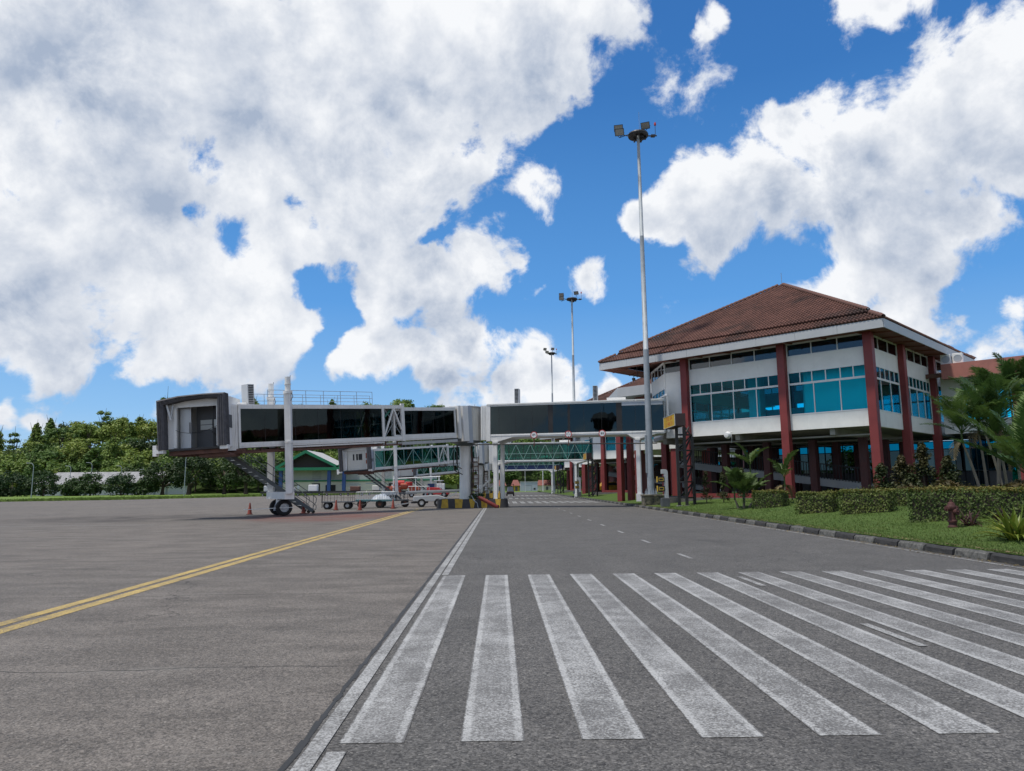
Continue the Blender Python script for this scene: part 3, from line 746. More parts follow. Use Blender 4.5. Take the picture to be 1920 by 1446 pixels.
        for i in range(n_ - 1):
            (a, b), (c, d) = poly_in[i], poly_in[i + 1]; (e, f_), (g_, h) = poly_out[i], poly_out[i + 1]
            K = 6
            for q in range(K):                  # pleats running round the opening
                u0, u1 = q / K, (q + 1) / K; d0, d1 = (0, -.05) if q % 2 == 0 else (-.05, 0)
                P = lambda p, r, u: (p[0] + (r[0] - p[0]) * u, p[1] + (r[1] - p[1]) * u)
                A0, A1, B0, B1 = P((a, b), (e, f_), u0), P((a, b), (e, f_), u1), P((c, d), (g_, h), u0), P((c, d), (g_, h), u1)
                bl.quad((A0[0], d0, A0[1]), (B0[0], d0, B0[1]), (B1[0], d1, B1[1]), (A1[0], d1, A1[1]))
    fold([(.30, -.02), (.27, 1.2), (.22, Hh - .32), (1.2, Hh - .13), (2.4, Hh - .05), (Wd - .16, Hh - .10), (Wd - .20, 1.2), (Wd - .18, 0.02)],
         [(.06, -.05), (.0, 1.3), (-.04, Hh - .16), (1.1, Hh + .02), (2.3, Hh + .07), (Wd + .14, Hh + .06), (Wd + .18, 1.2), (Wd + .20, 0.02)])
    bl.build('bellows', M['rubber'], t, CM)
    sp_ = MB(); sp_.bar((.36, .25, Hh - .3), (.58, .3, 1.55), .07, .09); sp_.bar((.66, .35, Hh - .32), (.58, .35, 1.7), .05, .05)
    sp_.each('bellows_arm', M['alu'], t, CM)
    bf = MB(); bf.box((Wd - .12, .05, -.16), (Wd + .3, .4, .05)); bf.box((-.12, .05, -.2), (.28, .4, .0)); bf.box((-.30, .1, -.32), (-.1, .4, .25))
    bf.each('bumper', M['white'], t, CM)
    if door:
        MB().box((.80, .66, .05), (Wd - .47, .74, 2.23)).build('door', M['cream'], cab, CM)
        for x0, x1 in ((1.45, 1.62), (1.82, 2.02), (2.10, 2.5)):
            MB().box((x0, .64, 1.15), (x1, .655, 1.85)).build('door_window', M['black'], cab, CM)
        og = MB(); og.box((Wd - .42, .44, 1.3), (Wd - .2, .49, 1.9)); og.box((Wd - .42, .44, .7), (Wd - .2, .49, 1.1)); og.each('orange_pad', M['orange'], cab, CM)
    else:
        MB().box((.79, .95, .03), (1.36, 1.02, 2.23)).build('sliding_panel', M['alu'], cab, CM)
        MB().box((1.29, .90, .85), (1.33, .949, 1.45)).build('handle', M['darkgrey'], cab, CM)
        MB().box((1.36, 1.7, .03), (2.45, 1.76, 2.4)).build('back_wall', M['darkgrey'], cab, CM)
        MB().box((2.45, 1.2, .03), (Wd - .31, 1.26, 2.4)).build('console_wall', M['black'], cab, CM)
        MB().box((2.45, 1.0, .82), (Wd - .45, 1.19, .90)).build('console_shelf', M['black'], cab, CM)
        wf = MB(); wf.box((1.58, 1.66, 1.08), (2.22, 1.698, 1.62)); wf.build('blind', M['blind'], cab, CM)
        MB().box((1.57, 1.64, 1.335), (2.23, 1.659, 1.365)).build('window_bar', M['darkgrey'], cab, CM)
        MB().box((2.52, 1.17, 1.12), (2.80, 1.198, 1.56)).build('small_window', M['blind'], cab, CM)
        MB().box((Wd - .46, .62, .03), (Wd - .31, 1.2, 2.23)).build('side_panel', M['white'], cab, CM)
        chn = MB(); chn.path([(.74, .49, 1.02), (1.0, .5, .90), (1.4, .5, .83), (1.9, .5, .83), (2.4, .5, .92), (Wd - .4, .49, 1.14)], .012, 4)
        chn.build('chain', M['black'], cab, CM)
    # corrugated link between cab and tunnel
    ln = MB(); ln.box((19.86, -1.38, -.12), (20.62, 1.38, 2.40))
    for k in range(6): ln.box((19.95 + .1 * k, 1.381, 0.0), (20.0 + .1 * k, 1.40, 2.3))
    lk = ln.stuff('cab_link', M['metalwhite'], t, TM)
    if door:
        MB().box((19.9, 1.402, .0), (20.6, 1.44, 2.3)).build('link_panel', M['bluegrey'], lk, TM)
        vt = MB()
        for k in range(4): vt.box((19.98 + .14 * k, 1.441, 1.0), (20.06 + .14 * k, 1.455, 1.35))
        vt.stuff('vent', M['darkgrey'], lk, TM)
    # side window of the cab
    MB().box((Wd + .051, .75, 1.05), (Wd + .08, 1.6, 1.75)).build('side_window', M['darkgrey'], cab, CM)
    # hanging cable loops and service gear by the column
    lp = MB()
    for k, (x, dz) in enumerate(((-.85, 2.05), (-.62, 1.75), (-.55, 2.2))):
        lp.path([(x, -.5, 4.75), (x - .02, -.55, 4.75 - dz * .75), (x + .10, -.55, 4.75 - dz * .95), (x + .38, -.5, 4.75 - dz * 1.02)], .035, 6)
    lp.path([(.55, -.3, 4.7), (.62, -.35, 3.8), (.50, -.4, 3.2), (.55, -.4, 1.2)], .04, 6)
    lp.stuff('cable_loop', M['black'], t)
    gp = MB(); gp.tube((.52, -.2, .5), (.52, -.2, 4.7), .06, 8); gp.box((.6, -.3, 1.0), (.66, -.24, 3.9)); gp.box((1.0, -.3, 1.0), (1.06, -.24, 3.9))
    for k in range(9): gp.box((.6, -.3, 1.2 + .32 * k), (1.06, -.25, 1.25 + .32 * k))
    gp.stuff('ladder', M['rust'], t)
    gb = MB(); gb.box((.62, -.15, 2.9), (1.0, .25, 3.5)); gb.box((.7, -.15, 1.7), (1.3, .3, 2.5)); gb.box((.72, -.1, .5), (1.25, .3, 1.4)); gb.bar((1.3, 0, 1.55), (1.9, 0, 2.1), .12); gb.box((1.8, -.06, 2.1), (1.92, .06, 2.9))
    gb.each('control_box', M['cream'], t)
    return t

G_B = 'telescopic passenger bridges over the apron'
b1 = build_bridge('jet_bridge', 'nearest white passenger bridge with smoked glass and open cab with dark bellows', (BX, BY, 0), False, False, M['glass_dark'], G_B)
b2 = build_bridge('jet_bridge', 'middle white passenger bridge with green see-through glass and closed cream cab door', (BX, BY + 43, -0.25), True, True, M['glass_green'], G_B)
dup(b2, (BX, BY + 86, -0.35), 'farthest passenger bridge glimpsed behind the green glass one')

# ------------------------------------------------------------------ fixed walkways from the terminal to the rotundas
def build_walkway(name, label, loc, gm, clear, band, rz=0):
    t = thing(name, label, 'walkway', loc, math.atan2(-2.8, 12.37) + rz, 'fixed walkways between terminal and bridges')
    # local x runs towards the terminal, y away from the camera
    Lh, Wy = 13.15, 2.5
    a = MB()
    for y in (0.0, Wy):
        a.box((0, y - .05, 5.30), (Lh, y + .05, 5.52)); a.box((0, y - .06, 7.66), (Lh, y + .06, 7.76)); a.box((0, y - .08, 5.40), (Lh, y + .08, 5.44))
    a.box((0, .05, 5.30), (Lh, Wy - .05, 5.46)); a.box((-.1, -.12, 7.761), (Lh, Wy + .12, 7.85))
    fr = a.build('deck_frame', M['metalwhite'], t)
    ec = MB(); ec.box((-.18, -.09, 5.0), (.14, .10, 7.80)); ec.box((-.62, -.02, 5.1), (-.18, .12, 7.75)); ec.box((-.18, Wy - .1, 5.0), (.14, Wy + .09, 7.80))
    for k in range(3): ec.box((-.55 + .13 * k, -.05, 5.1), (-.50 + .13 * k, -.02, 7.7))
    ec.each('end_post', M['metalwhite'], t)
    seams = [.15, .82, 2.12, 3.4, 4.62, 4.97, 6.10, 6.26, 7.31, 8.63, 9.72, 10.12, 11.1, 12.2, 13.14] if not clear else [.15 + 12.99 * k / 13 for k in range(14)]
    dark = () if clear else (4.62, 6.10, 9.72)
    for p0, p1 in zip(seams[:-1], seams[1:]):
        for y in (0.0, Wy):
            zt = 7.40 if (p0 > 10 and not clear) else 7.655
            if band:
                MB().box((p0 + .01, y - .006, 6.35), (p1 - .01, y + .006, zt)).build('glass_pane', gm, fr)
                MB().box((p0 + .002, y - .02, 5.525), (p1 - .002, y + .02, 6.349)).build('blue_panel', M['navy'], fr)
            else:
                MB().box((p0 + .01, y - .006, 5.525), (p1 - .01, y + .006, zt)).build('black_panel' if p0 in dark else 'glass_pane', M['black'] if p0 in dark else gm, fr)
    if not clear:
        hd_ = MB(); hd_.box((10.13, -.07, 7.41), (11.35, .03, 7.655)); hd_.box((11.36, -.07, 7.41), (13.1, .03, 7.655)); hd_.each('header_panel', M['bluegrey'], fr)
    ml = MB()
    for p in seams[1:-1]:
        for y in (0.0, Wy): ml.box((p - .009 - (.03 if clear else 0), y - .014, 5.525), (p + .009 + (.03 if clear else 0), y + .014, 7.655))
    ml.stuff('mullion', M['black'], fr)
    if clear:
        tr = MB()
        for y in (-.05, Wy + .05):
            for k in range(13):
                p0, p1 = seams[k], seams[k + 1]
                tr.bar((p0, y, 7.6), (p1, y, 5.55), .045) if k % 2 else tr.bar((p0, y, 5.55), (p1, y, 7.6), .045)
            tr.box((.2, y - .03, 6.35), (12.7, y + .03, 6.40))
        tr.stuff('truss', M['paletruss'], fr)
    inn = MB(); inn.box((.1, .9, 5.47), (12.7, 1.6, 5.50)); inn.build('floor_covering', M['greywall'], t)
    for xc, zb in ((.52, .55), (11.2, .42)):
        for y in (0.0, Wy):
            c = MB()
            c.box((xc - .14, y - .13, zb), (xc + .14, y + .13, 4.85)); c.box((xc - .20, y - .17, 4.85), (xc + .20, y + .17, 4.96))
            if xc > 5: c.box((xc - .22, y - .20, zb), (xc + .22, y + .20, zb + .55))
            c.extr([(xc - .24, 4.97), (xc + .24, 4.97), (xc + 1.4, 5.295), (xc - .75, 5.295)], y - .06, y + .06)
            c.build('support_column', M['metalwhite'], t)
    for x in (2.15, 8.17):
        MB().box((x - .17, .25, 7.86), (x + .17, .85, 9.02)).build('air_conditioner', M['alu'], t)
        lv = MB()
        for k in range(11): lv.box((x - .13, .235, 7.93 + .1 * k), (x + .13, .25, 7.99 + .1 * k))
        for k in range(11): lv.box((x - .185, .30, 7.93 + .1 * k), (x - .17, .80, 7.99 + .1 * k))
        lv.stuff('louvre', M['black'], t)
    rb = MB(); rb.box((.9, .9, 7.852), (1.8, 1.6, 7.98)); rb.box((5.5, .2, 7.852), (5.62, .5, 7.93)); rb.box((6.4, .3, 7.852), (6.6, .5, 7.92)); rb.box((9.0, .6, 7.852), (10.4, 1.4, 8.12))
    rb.each('roof_box', M['white'], t)
    return t
w1 = build_walkway('walkway', 'nearest enclosed walkway of blue grey glass joining bridge and terminal', (-0.8, 54.4, 0), M['glass_walk'], False, False)
w2 = build_walkway('walkway', 'second enclosed walkway of green glass with white trusses further down the road', (-0.8, 97.4, -0.45), M['glass_green'], True, False)
w3 = build_walkway('walkway', 'third enclosed walkway with dark blue band low behind the green one', (-0.8, 140.4, -0.75), M['glass_green'], True, True)

# ------------------------------------------------------------------ painted island round the rotunda column
def island(loc, label):
    t = thing('kerb_island', label, 'traffic island', loc, 0, 'painted islands under the bridges')
    x0, x1, y0, y1, h = -4.75, 0.35, 0.0, 3.6, 0.66
    pts = [(x0, y0 + .3), (x0 + .35, y0)] + [(x1 - .35 + .7 * math.sin(a), y0 + .7 - .7 * math.cos(a)) for a in [i * math.pi / 12 for i in range(7)]] + [(x1 + .35, y1 - .7), (x1 - .2, y1), (x0 + .3, y1), (x0, y1 - .3)]
    n = len(pts); cx_, cy_ = (x0 + x1) / 2, (y0 + y1) / 2
    ins = [(cx_ + (x - cx_) * .965, cy_ + (y - cy_) * .93) for x, y in pts]
    inn = [(cx_ + (x - cx_) * .90, cy_ + (y - cy_) * .84) for x, y in pts]
    b = MB()
    vs = [(x, y, 0) for x, y in pts] + [(x, y, h) for x, y in ins] + [(x, y, h) for x, y in inn] + [(x, y, h - .12) for x, y in inn]
    fs = []
    for lv in range(3):
        for k in range(n): fs.append((lv * n + k, lv * n + (k + 1) % n, (lv + 1) * n + (k + 1) % n, (lv + 1) * n + k))
    b.add(vs, fs); b.build('kerb_wall', paint('island_black_paint', (0.040, 0.040, 0.043), 0.7, 0, 0.25, 0.45, (0.14, 0.12, 0.10), 3, .3), t)
    MB().add([(x, y, h - .06) for x, y in inn], [tuple(range(n))]).build('soil', M['lawn'], t)
    yel = paint('island_yellow_paint', (0.46, 0.29, 0.035), 0.7, 0, 0.3, 0.75, (0.09, 0.07, 0.05), 4, .3)
    sk = (.125) / h
    def patch(xb0, xb1, xt0, xt1):
        m = MB(); yy = lambda z: y0 + z * sk - .006
        m.add([(xb0, yy(0.01), 0.01), (xb1, yy(0.01), 0.01), (xt1, yy(h), h + .004), (xt0, yy(h), h + .004), (xt0, yy(h) + .22, h + .004), (xt1, yy(h) + .22, h + .004)], [(0, 1, 2, 3), (3, 2, 5, 4)])
        m.build('yellow_block', yel, t)
    for c, wb, wt in ((-4.1, .55, .42), (-3.06, .50, .60), (-2.05, .22, .48), (-1.15, .40, .5), (-.12, .25, .42)):
        patch(c - wb / 2, c + wb / 2, c - wt / 2, c + wt / 2)
    return t
i1 = island((0, 53.85, 0), 'black and yellow painted concrete island under the nearest bridge column')
dup(i1, (0, 96.8, 0), 'black and yellow painted island at the foot of the second bridge')
dup(i1, (0, 139.8, 0), 'painted island at the foot of the farthest bridge')

# ================================================================== terminal
GZ = 0.74                                   # paved ground floor
def lawn_z(x, y):
    t = min(1, max(0, (x - 10.15) / 6.0)); t = t * t * (3 - 2 * t)
    return 0.17 + 0.45 * t
PR = R(-46.2)
PX, PY, PZ, PK = 22.46, 42.02, -0.112, 1.07   # near corner column, datum, plan scale
S = 17.03
CUT = 3.36
Z0, Z1, Z2, Z3, Z4 = 4.78, 5.70, 8.32, 9.28, 10.08
T_ = Matrix.Translation
def Rz(a): return Matrix.Rotation(a, 4, 'Z')
M['shadedred'] = paint('shaded_inner_column', (0.060, 0.018, 0.018), 0.6, 0, 0.2, 0.2)  # column red darkened: undercroft shade put into the colour
def tile_mat():
    t = NT('clay_roof_tiles'); o = t.obj()
    cell = t.sep(t.vor(t.mp(o, (1.0, 1.0, 1.0)), 2.9))
    big = t.noise(o, 0.32, 5, 0.6)
    col = t.mix(t.rng(cell[0], 0, 1), (0.105, 0.052, 0.041), (0.150, 0.073, 0.057))
    moss = t.rng(t.noise(o, 0.28, 6, 0.62), 0.48, 0.66, 0, 0.9, True)
    col = t.mix(moss, col, (0.042, 0.031, 0.028))
    col = t.scale(col, t.rng(big, 0.3, 0.7, 0.75, 1.15))
    return t.fin(col, 0.75, 0, 0.3)
M['tile'] = tile_mat()
M['fascia'] = paint('fascia_panel_grey', (0.43, 0.445, 0.46), 0.5, 0.1, 0.05, 0.15, (0.25, 0.25, 0.25))
M['soffit'] = paint('eave_soffit', (0.20, 0.075, 0.055), 0.7, 0, 0.12, 0.1)
M['frame'] = paint('white_window_frame', (0.72, 0.73, 0.74), 0.45, 0, 0.04, 0.1)
M['ceil'] = paint('concrete_soffit', (0.30, 0.29, 0.275), 0.8, 0, 0.1, 0.15)
M['pink'] = paint('faded_salmon_fascia', (0.37, 0.15, 0.125), 0.7, 0, 0.12, 0.45, (0.14, 0.07, 0.06), 1.5)

def wall_bay(par, xf, L, nbig, smalls, ntop, plain=False):
    """one bay between columns, seen from outside: x along, y inwards, z up"""
    y0, y1 = 0.12, 0.34
    MB().box((0, y0, Z0), (L, y1, Z1)).build('sill_wall', M['white'], par, xf)
    MB().box((0, y0, Z2), (L, y1, Z3)).build('wall_band', M['white'], par, xf)
    f = MB(); w = 0.035
    def frame_rect(xa, xb, za, zb, divs, tr=None):
        f.box((xa, y0 - .015, za), (xb, y0 + .06, za + .06)); f.box((xa, y0 - .015, zb - .06), (xb, y0 + .06, zb))
        for x in (xa + w, xb - w): f.box((x - w, y0 - .015, za + .06), (x + w, y0 + .06, zb - .06))
        for x in divs: f.box((x - w * .8, y0 - .01, za + .06), (x + w * .8, y0 + .06, zb - .06))
    if plain:
        MB().box((0, y0 + .003, Z1), (L, y1 - .003, Z2)).build('wall_panel', M['white'], par, xf)
    else:
        ZT = 7.58
        dv = [L * k / nbig for k in range(1, nbig)]
        frame_rect(0, L, Z1, ZT, dv); frame_rect(0, L, ZT + .002, Z2, smalls)
        win = f.stuff('window', M['frame'], par, xf)
        e = [0] + dv + [L]
        for a, b in zip(e[:-1], e[1:]): MB().box((a + .02, y0 + .025, Z1 + .03), (b - .02, y0 + .04, ZT - .03)).build('pane', M['glass_blue'], win, xf)
        e = [0] + smalls + [L]
        for a, b in zip(e[:-1], e[1:]): MB().box((a + .02, y0 + .025, ZT + .03), (b - .02, y0 + .04, Z2 - .03)).build('pane', M['glass_blue'], win, xf)
    f = MB()
    dv = [L * k / ntop for k in range(1, ntop)]
    frame_rect(0, L, Z3, Z4, dv)
    win = f.stuff('clerestory', M['frame'], par, xf)
    e = [0] + dv + [L]
    for a, b in zip(e[:-1], e[1:]): MB().box((a + .02, y0 + .025, Z3 + .03), (b - .02, y0 + .04, Z4 - .03)).build('pane', M['glass_smoke'], win, xf)

def tile_slope(verts, faces, half, z_e, rise, r_lo, r_hi, lift, rot):
    """curved clay tiles on one triangular slope: eave centre at distance half, rows r_lo..r_hi up the slope"""
    tw, th = 0.212, 0.275
    sl = math.hypot(half, rise); cs, sn = half / sl, rise / sl
    ca, sa = math.cos(rot), math.sin(rot)
    for r in range(r_lo, r_hi):
        d0 = r * th
        hw = half * (1 - (d0 + th * .5) / sl)
        n = int(hw / tw) + 1
        for k in range(-n, n):
            xc = (k + .5) * tw
            if abs(xc) > hw + tw * .35: continue
            base = len(verts)
            for (dd, up) in ((d0 - .03, .055), (d0 + th + .02, .012)):
                for (fx, fz) in ((-.5, 0), (-.28, .062), (0, .088), (.28, .062), (.5, 0)):
                    x = xc + fx * tw
                    h = lift + up + fz
                    yy = -half + dd * cs - h * sn; zz = z_e + dd * sn + h * cs
                    verts.append((x * ca - yy * sa, x * sa + yy * ca, zz))
            b2 = base + 10
            for (fx, fz) in ((-.5, 0), (-.28, .062), (0, .088), (.28, .062), (.5, 0)):   # butt end
                x = xc + fx * tw; h = lift + fz * .4
                dd = d0 - .03
                yy = -half + dd * cs - h * sn; zz = z_e + dd * sn + h * cs
                verts.append((x * ca - yy * sa, x * sa + yy * ca, zz))
            for i in range(4):
                faces.append((base + i, base + i + 1, base + 6 + i, base + 5 + i))
                faces.append((b2 + i, b2 + i + 1, base + i + 1, base + i))

def build_pavilion(label, loc, rich=True):
    t = thing('terminal_pavilion', label, 'building', loc, PR, 'terminal pavilions along the road'); t.scale = (PK, PK, PK)
    # columns on the facade grid (front, right, back, left)
    def col(x, y, z1=10.09, zb=None, w=.48):
        zb = (GZ - .5) if zb is None else zb
        MB().box((x - w / 2, y - w / 2, zb), (x + w / 2, y + w / 2, z1)).build('column', M['red'], t, bevel=.03)
    fx = [0, -5.08, -11.92]; ry = [5.56, 11.92, S]
    for x in fx: col(x, 0)
    for y in ry: col(0, y)
    for x in (-5.08, -11.92, -S): col(x, S)
    for y in (11.92, 5.08): col(-S, y)
    # facade bays
    wall_bay(t, T_((-4.83, 0, 0)), 4.59, 3, [.75, 1.47, 2.28, 3.12, 3.85], 3)
    wall_bay(t, T_((-11.67, 0, 0)), 6.34, 4, [.8, 1.6, 2.4, 3.2, 4.0, 4.8, 5.6], 4)
    wall_bay(t, T_((-S + CUT, 0, 0)), S - CUT - 12.17, 1, [], 1, True)
    rz = Rz(R(90))
    wall_bay(t, T_((0, .25, 0)) @ rz, 5.06, 3, [.85, 1.7, 2.5, 3.35, 4.2], 3)
    wall_bay(t, T_((0, 5.81, 0)) @ rz, 5.86, 4, [.73, 1.46, 2.2, 2.93, 3.66, 4.4, 5.13], 4)
    wall_bay(t, T_((0, 12.17, 0)) @ rz, 4.61, 3, [1.5, 3.0], 3)
    for x0, L in ((-.25, 4.58), (-5.33, 6.34), (-12.17, 4.61)):
        wall_bay(t, T_((x0, S, 0)) @ Rz(R(180)), L, 3, [L / 3, 2 * L / 3], 3)
    for y0, L in ((S - .25, 4.61), (11.67, 6.34), (4.83, 4.83 - CUT)):
        wall_bay(t, T_((-S, y0, 0)) @ Rz(R(-90)), L, 3, [L / 3, 2 * L / 3], 2)
    wall_bay(t, T_((-S, CUT, 0)) @ Rz(R(-45)), CUT * math.sqrt(2), 3, [1.2, 2.4, 3.6], 4)
    # floor, ceiling and rooms inside
    oct_ = [(-.13, .13), (-.13, S - .13), (-S + .13, S - .13), (-S + .13, CUT), (-S + CUT, .13)]
    MB().prism(oct_, Z0 + .02, Z0 + .26).build('upper_floor', M['ceil'], t)
    MB().prism(oct_, 10.081, 10.16).build('ceiling', M['interior'], t)
    MB().box((-4.2, 0.9, Z0 + .27), (-0.5, 1.0, 10.0)).build('partition', M['interior'], t)
    MB().box((-9.1, 3.4, Z0 + .27), (-8.3, 4.2, 10.0)).build('inner_column', M['interior'], t)
    MB().box((-5.0, 2.6, Z0 + .27), (-4.9, 6.0, 10.0)).build('partition', M['interior'], t)
    MB().box((-11.0, 4.5, Z0 + .27), (-5.6, 4.6, 6.6)).build('partition', M['greywall'], t)
    # roof: two tiers of clay tiles over a deck
    cx, cy = -S / 2, S / 2
    half, rise, ze = S / 2 + 1.25, 5.66, 10.50
    rf = bpy.data.objects.new('roof', None); COL.objects.link(rf); rf.parent = t; rf.location = (cx, cy, 0)
    dk = MB(); k = .985
    dk.add([(-half * k, -half * k, ze - .02), (half * k, -half * k, ze - .02), (half * k, half * k, ze - .02), (-half * k, half * k, ze - .02), (0, 0, ze + rise - .05)], [(0, 1, 4), (1, 2, 4), (2, 3, 4), (3, 0, 4), (3, 2, 1, 0)])
    dk.build('roof_deck', M['tile'], rf)
    sl = math.hypot(half, rise); nrow = int(sl / .275)
    for q in range(4):
        vs, fs = [], []
        tile_slope(vs, fs, half, ze, rise, 0, 4, 0.0, q * math.pi / 2)
        tile_slope(vs, fs, half, ze, rise, 4, nrow, 0.11, q * math.pi / 2)
        MB().add(vs, fs).stuff('roof_tiles', M['tile'], rf)
    # ridge tiles up the four hips
    rt = bpy.data.meshes.get('ridge_tile')
    if rt is None:
        m = MB(); vs = []
        for (x, r) in ((-.20, .15), (.20, .115)):
            for i in range(7):
                a = math.pi * i / 6; vs.append((x, r * math.cos(a) * 1.15, r * math.sin(a)))
        m.add(vs, [(i, i + 1, 8 + i, 7 + i) for i in range(6)] + [(0, 1, 2, 3, 4, 5, 6)])
        rt = m.mesh('ridge_tile', M['tile'])
    hl = math.sqrt(half * half * 2 + rise * rise); pit = math.atan2(rise, half * math.sqrt(2))
    for q in range(4):
        az = math.pi / 4 + q * math.pi / 2
        n = int(hl / .34)
        for i in range(n):
            d = .12 + i * .34
            if 1.35 < d < 1.75: continue
            lift = .10 if d < 1.5 else .22
            rad = (half * math.sqrt(2)) * (1 - d / hl)
            inst('ridge_tile', rt, rf, (rad * math.cos(az), rad * math.sin(az), ze + rise * d / hl + lift), (0, pit, az + math.pi * 0))
    MB().lathe([(0, 0), (.22, 0), (.12, .2), (0, .24)], 10, (0, 0, ze + rise + .02)).build('finial', M['tile'], rf)
    MB().tube((0, 0, ze + rise + .2), (0, 0, ze + rise + 1.1), .018, 5).build('lightning_rod', M['railsteel'], rf)
    # fascia in panels, gutter shadow gap, soffit
    for q in range(4):
        xf = Rz(q * math.pi / 2); n = 8; w = 2 * half / n
        for i in range(n):
            MB().box((-half + i * w + .006, -half - .03, 9.98), (-half + (i + 1) * w - .006, -half + .02, 10.47)).build('fascia_panel', M['fascia'], rf, xf)
    so_ = MB(); a, b = half - .03, S / 2 - .1
    for q in range(4):
        so_.add([tuple(Rz(q * math.pi / 2) @ Vector(p)) for p in ((-a, -a, 10.0), (a, -a, 10.0), (b, -b, 10.12), (-b, -b, 10.12))], [(0, 1, 2, 3)])
    so_.build('soffit', M['soffit'], rf)
    be = MB()
    for q in range(4):
        for x in [-8.2 + 2.05 * i for i in range(9)]: be.add([tuple(Rz(q * math.pi / 2) @ Vector(p)) for p in ((x - .06, -half + .05, 9.93), (x + .06, -half + .05, 9.93), (x + .06, -S / 2, 10.02), (x - .06, -S / 2, 10.02), (x - .06, -half + .05, 10.0), (x + .06, -half + .05, 10.0), (x + .06, -S / 2, 10.11), (x - .06, -S / 2, 10.11))], [(0, 3, 2, 1), (0, 1, 5, 4), (1, 2, 6, 5), (2, 3, 7, 6), (3, 0, 4, 7)])
    be.stuff('rafter', M['soffit'], rf)
    # undercroft: floor, beams, inner columns
    MB().prism([(.6, -.4), (.6, S + 1), (-S + .3, S + 1), (-S + .3, CUT + .2), (-S + CUT + .3, -.4)], .1, GZ).build('ground_floor', M['floor'], t)
    bm_ = MB()
    for x in (-2.5, -8.5, -14.0): bm_.box((x - .15, .4, 4.40), (x + .15, S - .4, Z0 + .019))
    bm_.each('floor_beam', M['ceil'], t)
    cbm = MB()
    for y in (1.0, 6.2, 11.4): cbm.box((-S + (3.6 if y < 3 else .4), y - .15, 4.30), (-.4, y + .15, 4.39))
    cbm.each('floor_beam', M['ceil'], t)
    if rich:
        dark = M['shadedred']
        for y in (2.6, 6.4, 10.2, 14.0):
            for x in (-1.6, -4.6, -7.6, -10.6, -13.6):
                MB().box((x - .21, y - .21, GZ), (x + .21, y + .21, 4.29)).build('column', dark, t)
        # ramp with balustrade, climbing to the left
        rp = MB(); xa, xb, za, zb = -15.5, 0.4, 3.25, 1.05
        for y in (4.2, 5.7):
            rp.add([(xa, y - .08, za - .35), (xb, y - .08, zb - .35), (xb, y - .08, zb + .12), (xa, y - .08, za + .12), (xa, y + .08, za - .35), (xb, y + .08, zb - .35), (xb, y + .08, zb + .12), (xa, y + .08, za + .12)], [(0, 1, 2, 3), (7, 6, 5, 4), (0, 4, 5, 1), (3, 2, 6, 7), (0, 3, 7, 4), (1, 5, 6, 2)])
        rp.add([(xa, 4.28, za - .1), (xb, 4.28, zb - .1), (xb, 5.62, zb - .1), (xa, 5.62, za - .1)], [(0, 1, 2, 3)])
        ramp = rp.build('ramp', M['greywall'], t)
        bl = MB()
        for k in range(86):
            x = xa + (xb - xa) * k / 85; z = za + (zb - za) * k / 85 + .12
            bl.box((x - .02, 4.18, z), (x + .02, 4.22, z + .92))
        bl.bar((xa, 4.2, za + 1.06), (xb, 4.2, zb + 1.06), .06, .06)
        bl.stuff('balustrade', M['black'], ramp)
        # glazed screen at the back of the undercroft
        for k in range(14):
            x0 = -S + 1.0 + k * 1.38
            fr = MB(); zs = (GZ, 2.35, 3.95, 4.5)
            for z in zs: fr.box((x0, 15.9, z - .03), (x0 + 1.38, 15.98, z + .03))
            fr.box((x0 - .03, 15.89, GZ), (x0 + .03, 15.99, 4.55))
            w = fr.stuff('glass_screen', M['black'], t)
            for za_, zb_ in zip(zs[:-1], zs[1:]):
                MB().box((x0 + .03, 15.93, za_ + .03), (x0 + 1.35, 15.945, zb_ - .03)).build('dado_panel' if za_ < 1 else 'pane', M['darkgrey'] if za_ < 1 else M['glass_dark'] if za_ < 2.4 else M['glass_screen'], w)
        for k in range(9):
            y0 = 3.2 + k * 1.38
            fr = MB(); zs = (GZ, 2.35, 3.95, 4.5)
            for z in zs: fr.box((1.9, y0, z - .03), (1.98, y0 + 1.38, z + .03))
            fr.box((1.89, y0 - .03, GZ), (1.99, y0 + .03, 4.55))
            if k < 6: continue
            w = fr.stuff('glass_screen', M['black'], t)
            for za_, zb_ in zip(zs[:-1], zs[1:]):
                MB().box((1.93, y0 + .03, za_ + .03), (1.945, y0 + 1.35, zb_ - .03)).build('pane', M['glass_screen'], w)
        MB().box((-S + .95, 15.88, 4.56), (2.0, 16.0, 4.775)).build('screen_header', M['darkgrey'], t)
        # low oxblood planter wall on the left of the undercroft
        MB().box((-11.6, -.35, .2), (-6.2, .0, 1.0)).build('planter_wall', M['red'], t)
        MB().box((-13.4, -.4, 2.6), (-13.25, -.2, 10)).build('rain_pipe', M['frame'], t) if False else None
        # flood lamp bolted under the window band
        fl = MB(); fl.lathe([(0, 0), (.16, .02), (.22, .2), (.24, .22)], 14, (-8.9, -.35, 4.72), 'y')
        fl.tube((-8.9, -.1, 4.75), (-8.7, .05, 4.95), .03, 6); fl.path([(-8.72, 0, 4.9), (-8.68, -.02, 4.5), (-8.75, -.02, 4.2)], .012, 4)
        fl.stuff('wall_lamp', M['frame'], t)
    return t

pv = build_pavilion('near terminal pavilion with brown tiled pyramid roof and oxblood columns', (PX, PY, PZ))
p2_ = dup(pv, (PX, PY + 42, PZ), 'second terminal pavilion seen under the nearest walkway')
p3_ = dup(pv, (PX, PY + 84, PZ), 'farthest terminal pavilion, its red tiled eave above the green walkway')

